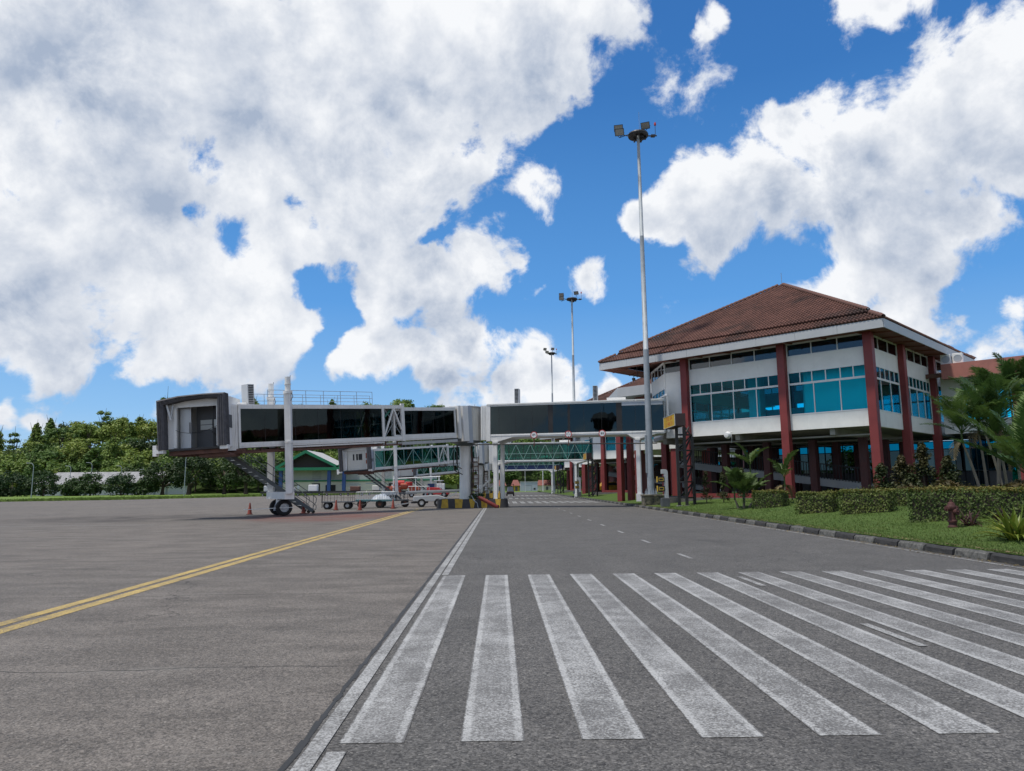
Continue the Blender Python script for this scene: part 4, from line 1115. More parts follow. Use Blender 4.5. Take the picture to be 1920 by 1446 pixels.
# dome camera hanging from the eave
def local(x, y, z): return Matrix.Translation((PX, PY, PZ)) @ Rz(PR) @ Matrix.Scale(PK, 4) @ Vector((x, y, z))
cc = thing('security_camera', 'small dome camera hanging from the roof eave corner', 'camera', local(-S + 1.6, -.6, 9.98))
g = MB(); g.tube((0, 0, 0), (0, 0, -.85), .03, 6); g.path([(0, 0, -.75), (-.25, -.1, -.72), (-.3, -.12, -.85)], .03, 6); g.build('bracket', M['black'], cc)
MB().lathe([(0, .12), (.12, .1), (.14, 0), (.10, -.11), (0, -.14)], 12, (-.3, -.12, -1.0)).build('dome', M['black'], cc)

# link hall behind the walkway: lower canopy roof with chamfered grey fascia
lb = thing('link_hall', 'lower terminal hall with grey chamfered fascia behind the walkway roof', 'building', (11.1, 66, 0), PR)
out_ = [(0, 0), (0 - .0, 0)]
# local x to the right along the front, y away; the chamfer runs along the road
chx, chy = -5.7, 5.9
poly = [(0, 0), (6, 0), (6, 20), (chx, 20), (chx, chy)]
MB().prism(poly, 9.75, 10.62).build('canopy_fascia', M['fascia'], lb)
sh = lambda p, d: [(x + (d if i in (0,) else d if i > 2 else -d), y + d if i < 2 or i == 4 else y - d) for i, (x, y) in enumerate(p)]
body = [(1.0, 1.3), (5.4, 1.3), (5.4, 18), (chx + 1.6, 18), (chx + 1.6, chy + 1.0)]
MB().prism(body, Z0, 9.2).build('wall', M['white'], lb)
MB().prism([(x * .995 + .1, y * .995 + .1) for x, y in body], 9.201, 9.749).build('clerestory_band', M['soffit'], lb)
for k in range(1):
    MB().box((1.6 + 2.4 * k, 1.22, 5.75), (3.6 + 2.4 * k, 1.29, 8.4)).build('window', M['glass_blue'], lb)
for x, y in ((1.2, 1.5), (5, 1.7), (1.2, 7), (-3, 8.2), (-3.4, 14), (5, 7)):
    MB().box((x - .32, y - .32, .2), (x + .32, y + .32, Z0 - .001)).build('column', M['red'], lb)
lb2 = dup(lb, (11.1, 109, 0), 'second lower link hall between the farther pavilions')
vb = thing('gate_lobby', 'white gate lobby where the nearest walkway meets the terminal', 'building', (12.38, 51.0, .1), 0)
MB().box((.25, 2.3, 4.9), (1.9, 5.6, 5.28)).build('threshold', M['white'], vb)
gl = MB()
for y in (.5, 1.6, 2.25): gl.box((-.10, y - .05, 5.3), (.0, y + .05, 8.0))
gl.box((-.10, .45, 8.0), (.0, 5.4, 8.12)); gl.each('door_frame', M['frame'], vb)

# flat-roofed wing to the right, faded salmon fascia
wg = thing('terminal_wing', 'flat roofed terminal wing with faded salmon fascia behind the palms', 'building', (PX, PY, PZ), PR); wg.scale = (PK, PK, PK)
MB().box((.9, 10.6, 8.32), (40, 11.2, 9.30)).build('fascia', M['pink'], wg)
MB().box((.9, 11.2, 8.95), (40, 26, 9.2)).build('roof_slab', M['ceil'], wg)
MB().box((-.9, 10.9, 8.5), (.9, 11.1, 8.78)).build('beam', M['rust'], wg)
MB().box((.3, 12.6, Z1 - .9), (40, 12.9, Z1)).build('wall_band', M['white'], wg)
MB().box((.3, 12.6, Z2 - .5), (40, 12.9, 8.95)).build('wall_band', M['white'], wg)
for k in range(8):
    x0 = .9 + 4.8 * k
    MB().box((x0 - .6, 12.62, Z1 + .001), (x0 + .6, 12.88, Z2 - .501)).build('wall_pier', M['white'], wg)
    fr = MB()
    for i in range(4): fr.box((x0 + .6 + 1.2 * i - .03, 12.66, Z1), (x0 + .6 + 1.2 * i + .03, 12.72, Z2 - .5))
    w = fr.stuff('window', M['frame'], wg)
    for i in range(3): MB().box((x0 + .63 + 1.2 * i, 12.68, Z1 + .01), (x0 + 1.77 + 1.2 * i, 12.70, Z2 - .51)).build('pane', M['glass_blue'], w)
for k in range(5): MB().box((4.4 + 7.2 * k, 11.9, .2), (4.9 + 7.2 * k, 12.4, 8.94)).build('column', M['red'], wg)
MB().box((.3, 12.95, Z0), (40, 25, Z0 + .25)).build('upper_floor', M['ceil'], wg)
MB().box((1.2, 11.0, .1), (40, 26, GZ)).build('ground_floor', M['floor'], wg)
for k in range(16):
    x0 = 1.5 + 2.2 * k
    fr = MB()
    for z in (GZ, 1.6, 2.6, 3.4, 4.3): fr.box((x0, 17.9, z - .03), (x0 + 2.2, 17.98, z + .03))
    fr.box((x0 - .03, 17.9, GZ), (x0 + .03, 17.98, 4.3))
    w = fr.stuff('glass_screen', M['black'], wg)
    for a, b in ((GZ, 1.6), (1.6, 2.6), (2.6, 3.4), (3.4, 4.3)): MB().box((x0 + .03, 17.93, a + .03), (x0 + 2.17, 17.95, b - .03)).build('pane', M['glass_screen'], w)
for i, x in enumerate((1.15, 1.85)):
    ac = thing('air_conditioner', ('left' if not i else 'right') + ' white air conditioner of the pair on the salmon fascia roof', 'air conditioner', tuple(local(x, 11.0, 9.302)), PR, 'air conditioners on the wing roof')
    MB().box((-.32, -.16, 0), (.32, .16, .72)).build('casing', M['frame'], ac, bevel=.03)
    MB().lathe([(0, -.166), (.21, -.166), (.24, -.18), (.26, -.166), (.26, -.16)], 18, (.02, 0, .36), 'y').build('fan_guard', M['bluegrey'], ac)

# ------------------------------------------------------------------ kerb of painted stones and the lawn behind it
kb = struct_root('kerb')
kw = paint('kerb_white_paint', (0.085, 0.085, 0.08), 0.85, 0, 0.7, 1.0, (0.022, 0.022, 0.021), 9, .5)
kk = paint('kerb_black_paint', (0.026, 0.026, 0.027), 0.85, 0, 0.4, 0.6, (0.075, 0.072, 0.062), 7, .5)
def kerb_mesh(mat, seed):
    pr = random.Random(seed); m = MB(); n = 6; L = 1.05
    prof = [(0, -.02), (.015, .06), (.03, .12), (.07, .155), (.26, .165), (.28, -.02)]
    rows = []
    for i in range(n + 1):
        y = -L / 2 + .006 + (L - .012) * i / n
        rows.append([(x + pr.uniform(-.008, .008), y, z + pr.uniform(-.008, .008)) for x, z in prof])
    vs = [p for r in rows for p in r]; k = len(prof)
    fs = [(i * k + j, i * k + j + 1, (i + 1) * k + j + 1, (i + 1) * k + j) for i in range(n) for j in range(k - 1)] + [tuple(range(k)), tuple(range(n * k, n * k + k))]
    return m.add(vs, fs).mesh('kerb_stone', mat)
kms = [[kerb_mesh(kw, s) for s in (1, 2, 3)], [kerb_mesh(kk, s) for s in (4, 5, 6)]]
for k in range(150):
    y = 6.3 + 1.115 * k
    inst('kerb_stone', random.choice(kms[k % 2]), kb, (9.93 + random.uniform(-.01, .01), y, random.uniform(-.012, .006)), (0, 0, random.uniform(-.01, .01)))
lw = MB(); nx, ny = 44, 170
xs = [10.15 + 36 * (i / nx) ** 1.6 for i in range(nx + 1)]; ys = [-10 + 210 * (j / ny) for j in range(ny + 1)]
vs = []
for y in ys:
    for i, x in enumerate(xs):
        z = lawn_z(x, y) + 0.05 * (mnoise.noise((x * .35, y * .35, 3)) ) * min(1, (x - 10.15) * .8)
        vs.append((x, y, z))
lw.add(vs, [(j * (nx + 1) + i, j * (nx + 1) + i + 1, (j + 1) * (nx + 1) + i + 1, (j + 1) * (nx + 1) + i) for j in range(ny) for i in range(nx)])
lw.build('lawn', M['lawn'], smooth=True)['kind'] = 'structure'

# ================================================================== things standing around
def text_mesh(txt, size, mat, depth=.004):
    cu = bpy.data.curves.new('lettering', 'FONT'); cu.body = txt; cu.size = size; cu.align_x = 'CENTER'; cu.align_y = 'CENTER'; cu.extrude = depth; cu.resolution_u = 2
    o = bpy.data.objects.new('lettering_src', cu); COL.objects.link(o)
    bpy.context.view_layer.update()
    me = bpy.data.meshes.new_from_object(o.evaluated_get(bpy.context.evaluated_depsgraph_get()))
    bpy.data.objects.remove(o); me.materials.clear(); me.materials.append(mat); me.name = 'lettering'
    return me
M['signwhite'] = paint('sign_white', (0.72, 0.73, 0.74), 0.5, 0, 0.04, 0.1)
M['signred'] = paint('sign_red', (0.42, 0.03, 0.03), 0.5, 0, 0.08, 0.1)
M['lens'] = paint('lamp_lens', (0.30, 0.295, 0.27), 0.25, 0.2, 0.1, 0.1)
M['blackpaint'] = paint('black_lettering', (0.012, 0.012, 0.012), 0.5, 0, 0.05, 0)
M['brownbox'] = paint('brown_sign_box', (0.040, 0.022, 0.022), 0.45, 0, 0.2, 0.2)
M['teal'] = paint('teal_cart_paint', (0.09, 0.20, 0.22), 0.55, 0, 0.15, 0.3)

# ---- apron floodlight masts
def build_mast(label, loc):
    t = thing('floodlight_mast', label, 'light mast', loc, 0, 'apron floodlight masts')
    H_ = 27.0
    MB().lathe([(.25, 0), (.25, .06), (.25, .07), (.20, 10.4), (.20, 10.45), (.19, 10.45), (.155, 19.0), (.155, 19.05), (.147, 19.05), (.11, H_)], 18).build('pole', M['steel'], t, smooth=True)
    m = MB(); m.lathe([(.46, 0), (.46, .05), (0, .05)], 16)
    m.build('base_flange', M['steel'], t)
    g = MB()
    for k in range(10): a = 2 * math.pi * k / 10; g.box((.41 * math.cos(a) - .02, .41 * math.sin(a) - .02, .0), (.41 * math.cos(a) + .02, .41 * math.sin(a) + .02, .22)); g.add([(.34 * math.cos(a), .34 * math.sin(a), .05), (.44 * math.cos(a), .44 * math.sin(a), .05), (.34 * math.cos(a), .34 * math.sin(a), .45)], [(0, 1, 2)])
    g.stuff('anchor_bolt', M['steel'], t)
    m = MB(); m.bar((-.27, -.10, 1.5), (-.27, -.10, 4.2), .12, .10); m.build('cable_duct', M['steel'], t)
    m = MB(); m.lathe([(.34, -.15), (.74, -.12), (.78, 0), (.74, .10), (.34, .16), (.2, .1), (.2, -.1), (.34, -.15)], 26, (0, 0, H_)); m.build('head_ring', M['black'], t)
    m = MB()
    for k in range(6):
        a = math.pi * k / 3; m.box((.3 * math.cos(a) - .1, .3 * math.sin(a) - .1, H_ - .32), (.5 * math.cos(a) + .1, .5 * math.sin(a) + .1, H_ - .15))
    m.stuff('winch_gear', M['black'], t)
    MB().tube((.12, 0, H_), (.12, 0, H_ + 1.9), .014, 5).build('lightning_rod', M['railsteel'], t)
    def lamp(ang, reach, up, yaw, tilt):
        c = Vector((reach * math.cos(ang), reach * math.sin(ang), H_ + up))
        s_ = Vector((.7 * math.cos(ang), .7 * math.sin(ang), H_))
        xf = Matrix.Translation(c) @ Rz(yaw) @ Matrix.Rotation(tilt, 4, 'X')
        f = MB(); f.add([(-.34, -.26, -.06), (.34, -.26, -.06), (.34, .26, -.06), (-.34, .26, -.06), (-.24, -.12, .20), (.24, -.12, .20), (.24, .18, .20), (-.24, .18, .20)], [(0, 3, 2, 1), (4, 5, 6, 7), (0, 1, 5, 4), (1, 2, 6, 5), (2, 3, 7, 6), (3, 0, 4, 7)])
        fl = f.build('floodlight', M['black'], t, xf)
        MB().box((-.30, -.22, -.075), (.30, .22, -.062)).build('lens', M['lens'], fl, xf)
        a = MB(); j = c + Vector((0, 0, -.42)); a.tube(s_, j, .03, 6)
        for sx in (-.36, .36):
            p = xf @ Vector((sx, .05, .05)); a.tube(j, p, .025, 5)
        a.stuff('arm', M['black'], fl)
    # lens faces look down and towards the apron (-x)
    lamp(R(168), 1.45, .72, R(-14), R(-66)); lamp(R(196), 1.55, .02, R(-12), R(-66)); lamp(R(35), .85, 1.05, R(-22), R(-58))
    ob = MB(); ob.lathe([(0, .42), (.07, .38), (.09, .2), (.07, .15), (0, .15)], 10, (1.35, .1, H_ + .7)); ol = ob.build('obstruction_light', M['signred'], t)
    m = MB(); m.tube((.7, .05, H_ - .02), (1.45, .1, H_ + .02), .05, 6); m.tube((1.35, .1, H_), (1.35, .1, H_ + .86), .02, 5); m.box((1.0, -.02, H_ - .08), (1.3, .2, H_ + .08)); m.stuff('arm', M['black'], ol)
    return t
ms = build_mast('nearest tall galvanised floodlight mast in front of the terminal corner', (10.72, 50.7, .92))
dup(ms, (10.33, 97.0, .5), 'second floodlight mast further down the road behind the walkway')
dup(ms, (10.45, 138.0, .5), 'farthest and smallest looking floodlight mast', R(35))
pd = thing('mast_pedestal', 'mossy stone pedestal under the nearest floodlight mast', 'pedestal', (10.9, 50.8, .22))
m = MB(); m.box((-.75, -.6, -.2), (.75, .6, .55)); m.box((-.8, -.65, .551), (.8, .65, .70)); m.build('block', M['concrete'], pd, bevel=.04)
t_ = NT('mossy_stone'); o_ = t_.obj(); c_ = t_.mix(t_.rng(t_.noise(o_, 3, 6, .7), .4, .6), (.035, .034, .03), (.17, .15, .10)); t_.bump(t_.vor(o_, 5, 'F1', 'Distance'), .6, .05); pd.children[0].data.materials[0] = t_.fin(c_, .9)

# ---- height gantry pipe and its round signs
gang = math.atan2(-2.8, 12.37)
def wpt(s, off, z): return Vector((-.8 + s * math.cos(gang) + off * math.sin(gang), 54.4 + s * math.sin(gang) - off * math.cos(gang), z))
gp_ = thing('gantry_pipe', 'long dark horizontal pipe carrying round traffic signs across the road', 'sign gantry', tuple(wpt(0, .35, 4.62)), gang)
MB().tube((-1.2, 0, .13), (12.6, 0, -.05), .04, 8).build('pipe', M['black'], gp_)
for s in (-.9, 12.3): MB().tube((s, 0, .05), (s, .4, .05), .03, 6).build('bracket', M['black'], gp_)
def round_sign(s, label, art):
    t = thing('road_sign', label, 'traffic sign', tuple(wpt(s, .42, 5.37)), gang, 'round signs on the gantry pipe')
    MB().lathe([(0, .01), (.262, .01), (.262, -.01), (0, -.01)], 28, axis='y').build('rim', M['signred'], t)
    MB().lathe([(0, -.012), (.205, -.012), (.205, -.016), (0, -.016)], 28, axis='y').build('face', M['signwhite'], t)
    MB().box((-.035, .02, -.85), (.035, .06, .15)).build('post', M['rust'], t)
    m = MB(); art(m, t)
    if m.v: m.stuff('symbol', M['blackpaint'], t)
def art1(m, t):
    for x in (-.10, .02): m.box((x, -.02, .03), (x + .08, -.0165, .09))
    m.box((-.15, -.02, -.02), (.15, -.0165, .0)); m.box((-.10, -.02, -.09), (-.03, -.0165, -.05)); m.box((-.05, -.02, .0), (-.03, -.0165, .03))
def art2(m, t):
    m.add([(-.07, -.02, .19), (.07, -.02, .19), (0, -.02, .11), (-.07, -.0165, .19), (.07, -.0165, .19), (0, -.0165, .11)], [(0, 1, 2), (3, 5, 4), (0, 3, 4, 1), (1, 4, 5, 2), (2, 5, 3, 0)])
    m.add([(-.07, -.02, -.19), (.07, -.02, -.19), (0, -.02, -.11), (-.07, -.0165, -.19), (.07, -.0165, -.19), (0, -.0165, -.11)], [(0, 1, 2), (3, 5, 4), (0, 3, 4, 1), (1, 4, 5, 2), (2, 5, 3, 0)])
    inst('lettering', text_mesh('3,5 m', .155, M['blackpaint'], .001), t, (0, -.018, .0), (R(90), 0, 0))
def art3(m, t):
    for x, w in ((-.10, .075), (.03, .075)):
        m.box((x, -.02, -.06), (x + w, -.0165, .04)); m.box((x + .012, -.0195, .041), (x + w - .012, -.0165, .09)); m.box((x + .005, -.0195, -.09), (x + .022, -.0165, -.061)); m.box((x + w - .022, -.0195, -.09), (x + w - .005, -.0165, -.061))
round_sign(3.58, 'round red rimmed sign with small symbols above a line, leftmost on the gantry', art1)
round_sign(6.17, 'round height limit sign with black arrows above and below the figure', art2)
round_sign(8.67, 'round no overtaking sign with two black cars side by side', art3)

# ---- yellow stand board on a black lattice frame
def stand_board(label, loc, w1, w2):
    t = thing('stand_sign', label, 'sign', loc, 0, 'yellow stand boards on lattice frames')
    # the long board faces the apron
    MB().box((-.70, -1.3, 5.05), (-.05, 1.8, 5.82)).build('sign_box', M['brownbox'], t)
    xfl = Matrix.Translation((-.705, .25, 5.435)) @ Rz(R(-90))
    MB().box((-1.50, -.016, -.36), (1.50, -.0005, .36)).build('sign_face', M['yellow'], t, xfl)
    fr = MB(); fr.box((-1.55, -.03, -.39), (1.55, 0, -.361)); fr.box((-1.55, -.03, .361), (1.55, 0, .39)); fr.box((-1.55, -.03, -.36), (-1.501, 0, .36)); fr.box((1.501, -.03, -.36), (1.55, 0, .36))
    fr.stuff('sign_trim', M['alu'], t, xfl)
    for s, z in ((w1, .17), (w2, -.17)):
        o = inst('lettering', text_mesh(s, .36, M['signred'], .001), t); o.matrix_local = xfl @ Matrix.Translation((0, -.018, z)) @ Matrix.Rotation(R(90), 4, 'X') @ Matrix.Diagonal((1.5, 1, 1, 1))
    legs = [(-.35, -.1), (.08, -.3), (.72, .25)]
    for i, (x, y) in enumerate(legs):
        MB().bar((x, y, 0.05), (x, y, 5.03 if i < 2 else 4.45), .17).build('leg', M['black'], t)
        MB().box((x - .16, y - .16, 0), (x + .16, y + .16, .08)).build('foot', M['concrete'], t)
    b = MB()
    for k in range(5):
        z = .55 + 1.0 * k
        for p, q in (((-.35, -.1), (.08, -.3)), ((.08, -.3), (.72, .25)), ((-.35, -.1), (.72, .25))):
            b.bar((p[0], p[1], z), (q[0], q[1], z), .09)
            if k < 4:
                b.bar((p[0], p[1], z), (q[0], q[1], z + 1.0), .08) if p[0] != -.35 or q[0] != .08 else None
    b.bar((.72, .25, 4.45), (.1, .3, 5.35), .09); b.bar((.08, -.3, 4.4), (.5, .1, 5.05), .08)
    b.stuff('lattice', M['black'], t)
    return t
sb = stand_board('yellow stand board with two dark text rows on the nearest black lattice frame', (11.75, 45.6, lawn_z(11.75, 0) - .04), 'S 02 34', 'E 140 31')
dup(sb, (11.3, 88.0, -.3), 'yellow stand board on a lattice frame by the second walkway')
dup(sb, (10.9, 130.0, -.6), 'yellow stand board on a lattice frame near the third walkway')

# ---- silver docking sign post with two yellow edged panels
def dock(label, loc):
    t = thing('docking_sign', label, 'sign post', loc, 0, 'silver docking sign posts')
    MB().box((-.26, -.25, -.05), (.26, .25, .52)).build('plinth', M['darkgrey'], t, bevel=.02)
    pts = [(-.02, .521), (.22, .521), (.22, 2.2), (.17, 2.32), (.08, 2.36), (-.20, 2.36), (-.20, 2.08), (-.02, 2.08)]
    MB().extr(pts, -.12, .12).build('post', M['alu'], t, bevel=.01)
    for z in (1.72, 1.12):
        b = MB().box((-.46, -.14, z - .18), (-.021, .10, z + .18)).build('panel', M['black'], t)
        y = MB(); y.box((-.40, -.15, z - .10), (-.08, -.141, z - .06)); y.box((-.40, -.15, z + .06), (-.08, -.141, z + .10)); y.box((-.40, -.15, z - .055), (-.36, -.141, z + .055)); y.box((-.12, -.15, z - .055), (-.08, -.141, z + .055))
        y.stuff('marking', M['yellow'], b)
        MB().box((-.50, -.13, z - .19), (-.462, .10, z + .19)).build('yellow_edge', M['yellow'], b)  # edge strip in plain yellow paint
    return t
dk_ = dock('silver docking sign post with two black and yellow panels beside the road', (10.75, 46.6, .22))
dup(dk_, (10.2, 92.0, .25), 'distant docking sign post at the second walkway')

# ---- traffic cones
cone_pts = [(-15.55, 45.16), (-12.45, 46.0), (-11.73, 51.9), (-9.91, 51.3), (-8.01, 54.3)]
cl = ['faded orange cone standing alone left of the drive wheels', 'orange cone at the foot of the bridge stair', 'red cone in front of the first cart', 'red cone beside the cart drawbar', 'dull red cone before the double axle cart']
cn = thing('traffic_cone', cl[0], 'cone', cone_pts[0] + (0,), .3, 'traffic cones on the apron')
MB().box((-.19, -.19, 0), (.19, .19, .035)).build('base', M['rust'], cn)
MB().lathe([(.14, .035), (.035, .72), (.0, .73)], 14).build('cone', paint('cone_orange', (.27, .06, .042), .6, 0, .15, .4), cn)
for p, l in zip(cone_pts[1:], cl[1:]): dup(cn, p + (0,), l, random.uniform(0, 1))

# ---- baggage carts and loader on the apron
def wheel(par, c, r, w, hub, ax='y'):
    e = bpy.data.objects.new('wheel', None); COL.objects.link(e); e.parent = par; e.location = c
    MB().lathe([(r * .5, -w / 2), (r * .9, -w / 2), (r, -w / 4), (r, w / 4), (r * .9, w / 2), (r * .5, w / 2)], 20, axis=ax).build('tyre', M['tyre'], e)
    MB().lathe([(0, -w * .35), (r * .2, -w * .45), (r * .25, -w * .2), (r * .5, -w * .35), (r * .52, w * .35), (r * .25, w * .2), (0, w * .35)], 14, axis=ax).build('rim', hub, e)
    return e
c1 = thing('baggage_cart', 'empty open baggage cart with thin wire rails and drawbar', 'cart', (-12.2, 54.7, 0), R(4))
MB().box((-1.15, -.65, .50), (1.15, .65, .58)).build('deck', M['darkgrey'], c1)
g = MB()
for y in (-.64, .64):
    for x in (-1.13, -.7, -.2, .3, .8, 1.13): g.tube((x, y, .58), (x, y, 1.2), .012, 4)
    for z in (.85, 1.2): g.tube((-1.13, y, z), (1.13, y, z), .012, 4)
g.stuff('wire_rail', M['black'], c1)
MB().bar((-1.2, 0, .1), (-1.2, 0, 1.25), .05).build('end_post', M['black'], c1)
for x in (-.75, .75):
    for y in (-.55, .55): wheel(c1, (x, y, .28), .28, .16, M['alu'])
g = MB(); g.path([(1.1, 0, .4), (1.6, 0, .3), (1.95, 0, .32), (2.4, 0, .62)], .03, 6); g.build('drawbar', M['black'], c1)
c2 = thing('baggage_cart', 'teal baggage cart with barred sides and a grey tarpaulin heap', 'cart', (-9.75, 56.8, 0), R(6))
MB().box((-1.5, -.7, .52), (1.5, .7, .66)).build('deck', M['teal'], c2)
g = MB()
for y in (-.69, .69):
    for k in range(17): x = -1.45 + 2.9 * k / 16; g.tube((x, y, .66), (x, y, 1.25), .014, 4)
    g.tube((-1.45, y, 1.25), (1.45, y, 1.25), .02, 5)
g.stuff('bar_side', M['alu'], c2)
tp = MB(); nx_ = 14
hv = [[(-.3 + 1.5 * i / nx_, -.5 + 1.0 * j / 8, .66 + .48 * math.sin(math.pi * i / nx_) ** .6 * math.sin(math.pi * j / 8) ** .5 * (0.8 + .4 * mnoise.noise((i * .5, j * .5, 0)))) for j in range(9)] for i in range(nx_ + 1)]
tp.add([p for r in hv for p in r], [(i * 9 + j, i * 9 + j + 1, (i + 1) * 9 + j + 1, (i + 1) * 9 + j) for i in range(nx_) for j in range(8)])
tp.build('tarpaulin', M['bluegrey'], c2, smooth=True)
for x in (-1.05, .35):
    for y in (-.6, .6): wheel(c2, (x, y, .32), .32, .2, M['rust'])
c3 = thing('baggage_cart', 'dark low cart standing behind the teal one', 'cart', (-8.6, 58.6, 0), R(10))
MB().box((-1.4, -.65, .5), (1.2, .65, .62)).build('deck', M['darkgrey'], c3)
g = MB()
for k in range(9): g.tube((-1.3 + .3 * k, -.6, .62), (-1.3 + .3 * k, -.6, 1.1), .02, 4)
g.stuff('bar_side', M['black'], c3)
for x in (-.9, .9):
    for y in (-.55, .55): wheel(c3, (x, y, .31), .31, .2, M['rust'])
bl_ = thing('belt_loader', 'grey belt loader with white hubs beside the painted island', 'belt loader', (-5.7, 58.6, 0), R(5))
MB().extr([(-1.3, .45), (1.3, .45), (1.3, .75), (.6, .95), (-1.3, .85)], -.7, .7).build('chassis', M['alu'], bl_, bevel=.04)
MB().box((-1.45, -.66, .3), (-.1, .66, .449)).build('underbody', M['black'], bl_)
MB().bar((-1.9, 0, 1.12), (4.2, 0, 1.28), .8, .16).build('conveyor', M['greywall'], bl_)
MB().bar((-1.9, -.43, 1.22), (4.2, -.43, 1.38), .05, .12).build('conveyor_rail', M['alu'], bl_)
g = MB()
for k in range(7): g.tube((-1.7 + .28 * k, -.44, 1.24), (-1.7 + .28 * k, -.44, 1.65), .018, 4)
g.tube((-1.7, -.44, 1.65), (-.02, -.44, 1.65), .02, 4); g.stuff('guard_rail', M['alu'], bl_)
for x in (-.62, .7):
    for y in (-.62, .62): wheel(bl_, (x, y, .34), .34, .22, M['white'])
g = MB(); g.bar((-.9, -.3, .45), (-3.0, -.3, .12), .06); g.bar((-.9, .3, .45), (-3.0, .1, .12), .06); g.bar((-1.8, -.3, .3), (-3.6, -.5, .05), .08); g.stuff('tow_frame', M['alu'], bl_)
MB().bar((1.2, -.5, .5), (2.2, -.6, 1.15), .12).build('lift_arm', M['alu'], bl_)
# ---- service gear further out on the apron
gs = thing('service_truck', 'red and orange service truck with drums far behind the belt loader', 'truck', (-15.5, 112, 0), R(8))
MB().box((-2.6, -1, .5), (2.6, 1, .8)).build('bed', M['darkgrey'], gs)
for i, (x, y, z, r_, m_) in enumerate(((-1.9, -.5, 1.25, .45, 'red'), (-1.1, -.4, 1.3, .5, 'orange'), (-.2, -.6, 1.2, .42, 'orange'), (.6, -.5, 1.7, .5, 'orange'), (1.4, -.3, 1.9, .55, 'signred'), (-.6, .2, 2.1, .5, 'orange'), (1.9, -.6, 1.2, .45, 'orange'), (.2, .1, 2.2, .45, 'signred'))):
    MB().lathe([(0, -.5), (r_ * .9, -.5), (r_, -.4), (r_, .4), (r_ * .9, .5), (0, .5)], 14, (x, y, z), 'x' if i % 2 else 'z').build('drum', M[m_], gs)
for x in (-1.8, 1.8):
    for y in (-.9, .9): wheel(gs, (x, y, .42), .42, .25, M['alu'])
g = MB(); g.path([(-1.0, -1.05, .8), (-1.0, -1.05, 2.9), (6.2, -1.05, 3.2)], .09, 6); g.path([(2.4, -1.05, .8), (2.4, -1.05, 3.0)], .07, 6); g.path([(6.0, -1.05, .6), (6.0, -1.05, 3.15)], .07, 6); g.stuff('pipe_frame', M['signwhite'], gs)
gt = thing('baggage_tractor', 'small white and red tractor with blue box near the column', 'tractor', (-9.6, 112, 0), R(-6))
MB().extr([(-1.6, .4), (1.7, .4), (1.7, 1.1), (.6, 1.15), (.3, 1.5), (-1.6, 1.5)], -.8, .8).build('body', M['signred'], gt, bevel=.06)
MB().box((-1.5, -.7, 1.501), (-.4, .7, 2.1)).build('box', M['navy'], gt)
g = MB()
for x in (-.3, .5):
    for y in (-.7, .7): g.tube((x, y, 1.1), (x, y, 2.5), .04, 5)
g.box((-.5, -.8, 2.5), (.8, .8, 2.6)); g.stuff('canopy', M['signwhite'], gt)
for x in (-1.0, 1.1):
    for y in (-.75, .75): wheel(gt, (x, y, .42), .42, .25, M['alu'])
dl = None
items = [('alu', .9), ('cream', .6), ('signwhite', 1.0), ('alu', .5), ('rust', .7), ('cream', .8)]
for i in range(9):
    x = -46.5 + 4.3 * i
    lab = ['leftmost dolly of the far row, holding a low white load', 'second dolly of the far row with a small cream load', 'third dolly of the far row under a square white box', 'fourth dolly of the far row, nearly empty', 'fifth dolly of the far row with a dull brown load', 'sixth dolly of the far row with cream sacks', 'seventh dolly of the far row, white load', 'eighth dolly of the far row with a red orange heap', 'rightmost dolly of the far row behind the bridge column'][i]
    t = thing('cargo_dolly', lab, 'dolly', (x, 147, 0), 0, 'dollies in front of the cargo shed')
    MB().box((-1.9, -.8, .55), (1.9, .8, .95)).build('deck', M['black'], t)
    for wx in (-1.4, 1.4): wheel(t, (wx, -.7, .26), .26, .2, M['alu'])
    mt, h = items[i % 6]
    if i != 3:
        mm = M['orange'] if i == 7 else M[mt]
        MB().box((-1.3 + .2 * (i % 3), -.6, .951), (.9 - .3 * (i % 2), .6, .95 + h * 1.3)).build('load', mm, t, bevel=.12)

# ---- cargo shed with green gable, Y about 170
M['green'] = paint('green_fascia_paint', (0.015, 0.17, 0.085), 0.5, 0, 0.12, 0.15)
M['shedroof'] = paint('shed_roof_sheet', (0.42, 0.41, 0.40), 0.6, 0.1, 0.08, 0.2)
M['bluepaint'] = paint('blue_post_paint', (0.02, 0.06, 0.20), 0.5, 0, 0.12, 0.15)
M['paleblue'] = paint('pale_green_wall', (0.40, 0.42, 0.40), 0.7, 0, 0.06, 0.2)
M['creamwall'] = paint('cream_shed_wall', (0.60, 0.58, 0.49), 0.7, 0, 0.05, 0.2)
cs_ = thing('cargo_shed', 'long cream cargo shed with green gable and blue posts across the apron', 'building', (-52, 170, 0))
MB().box((0, 2, 0), (36, 14, 3.1)).build('wall', M['creamwall'], cs_)
MB().box((0, 2.3, 3.45), (36, 14, 5.9)).build('wall', M['paleblue'], cs_)
MB().box((-.3, 1.7, 3.101), (36.3, 14.2, 3.45)).build('green_band', M['green'], cs_)
gx0, gx1, ap = 0.2, 13.8, 6.4
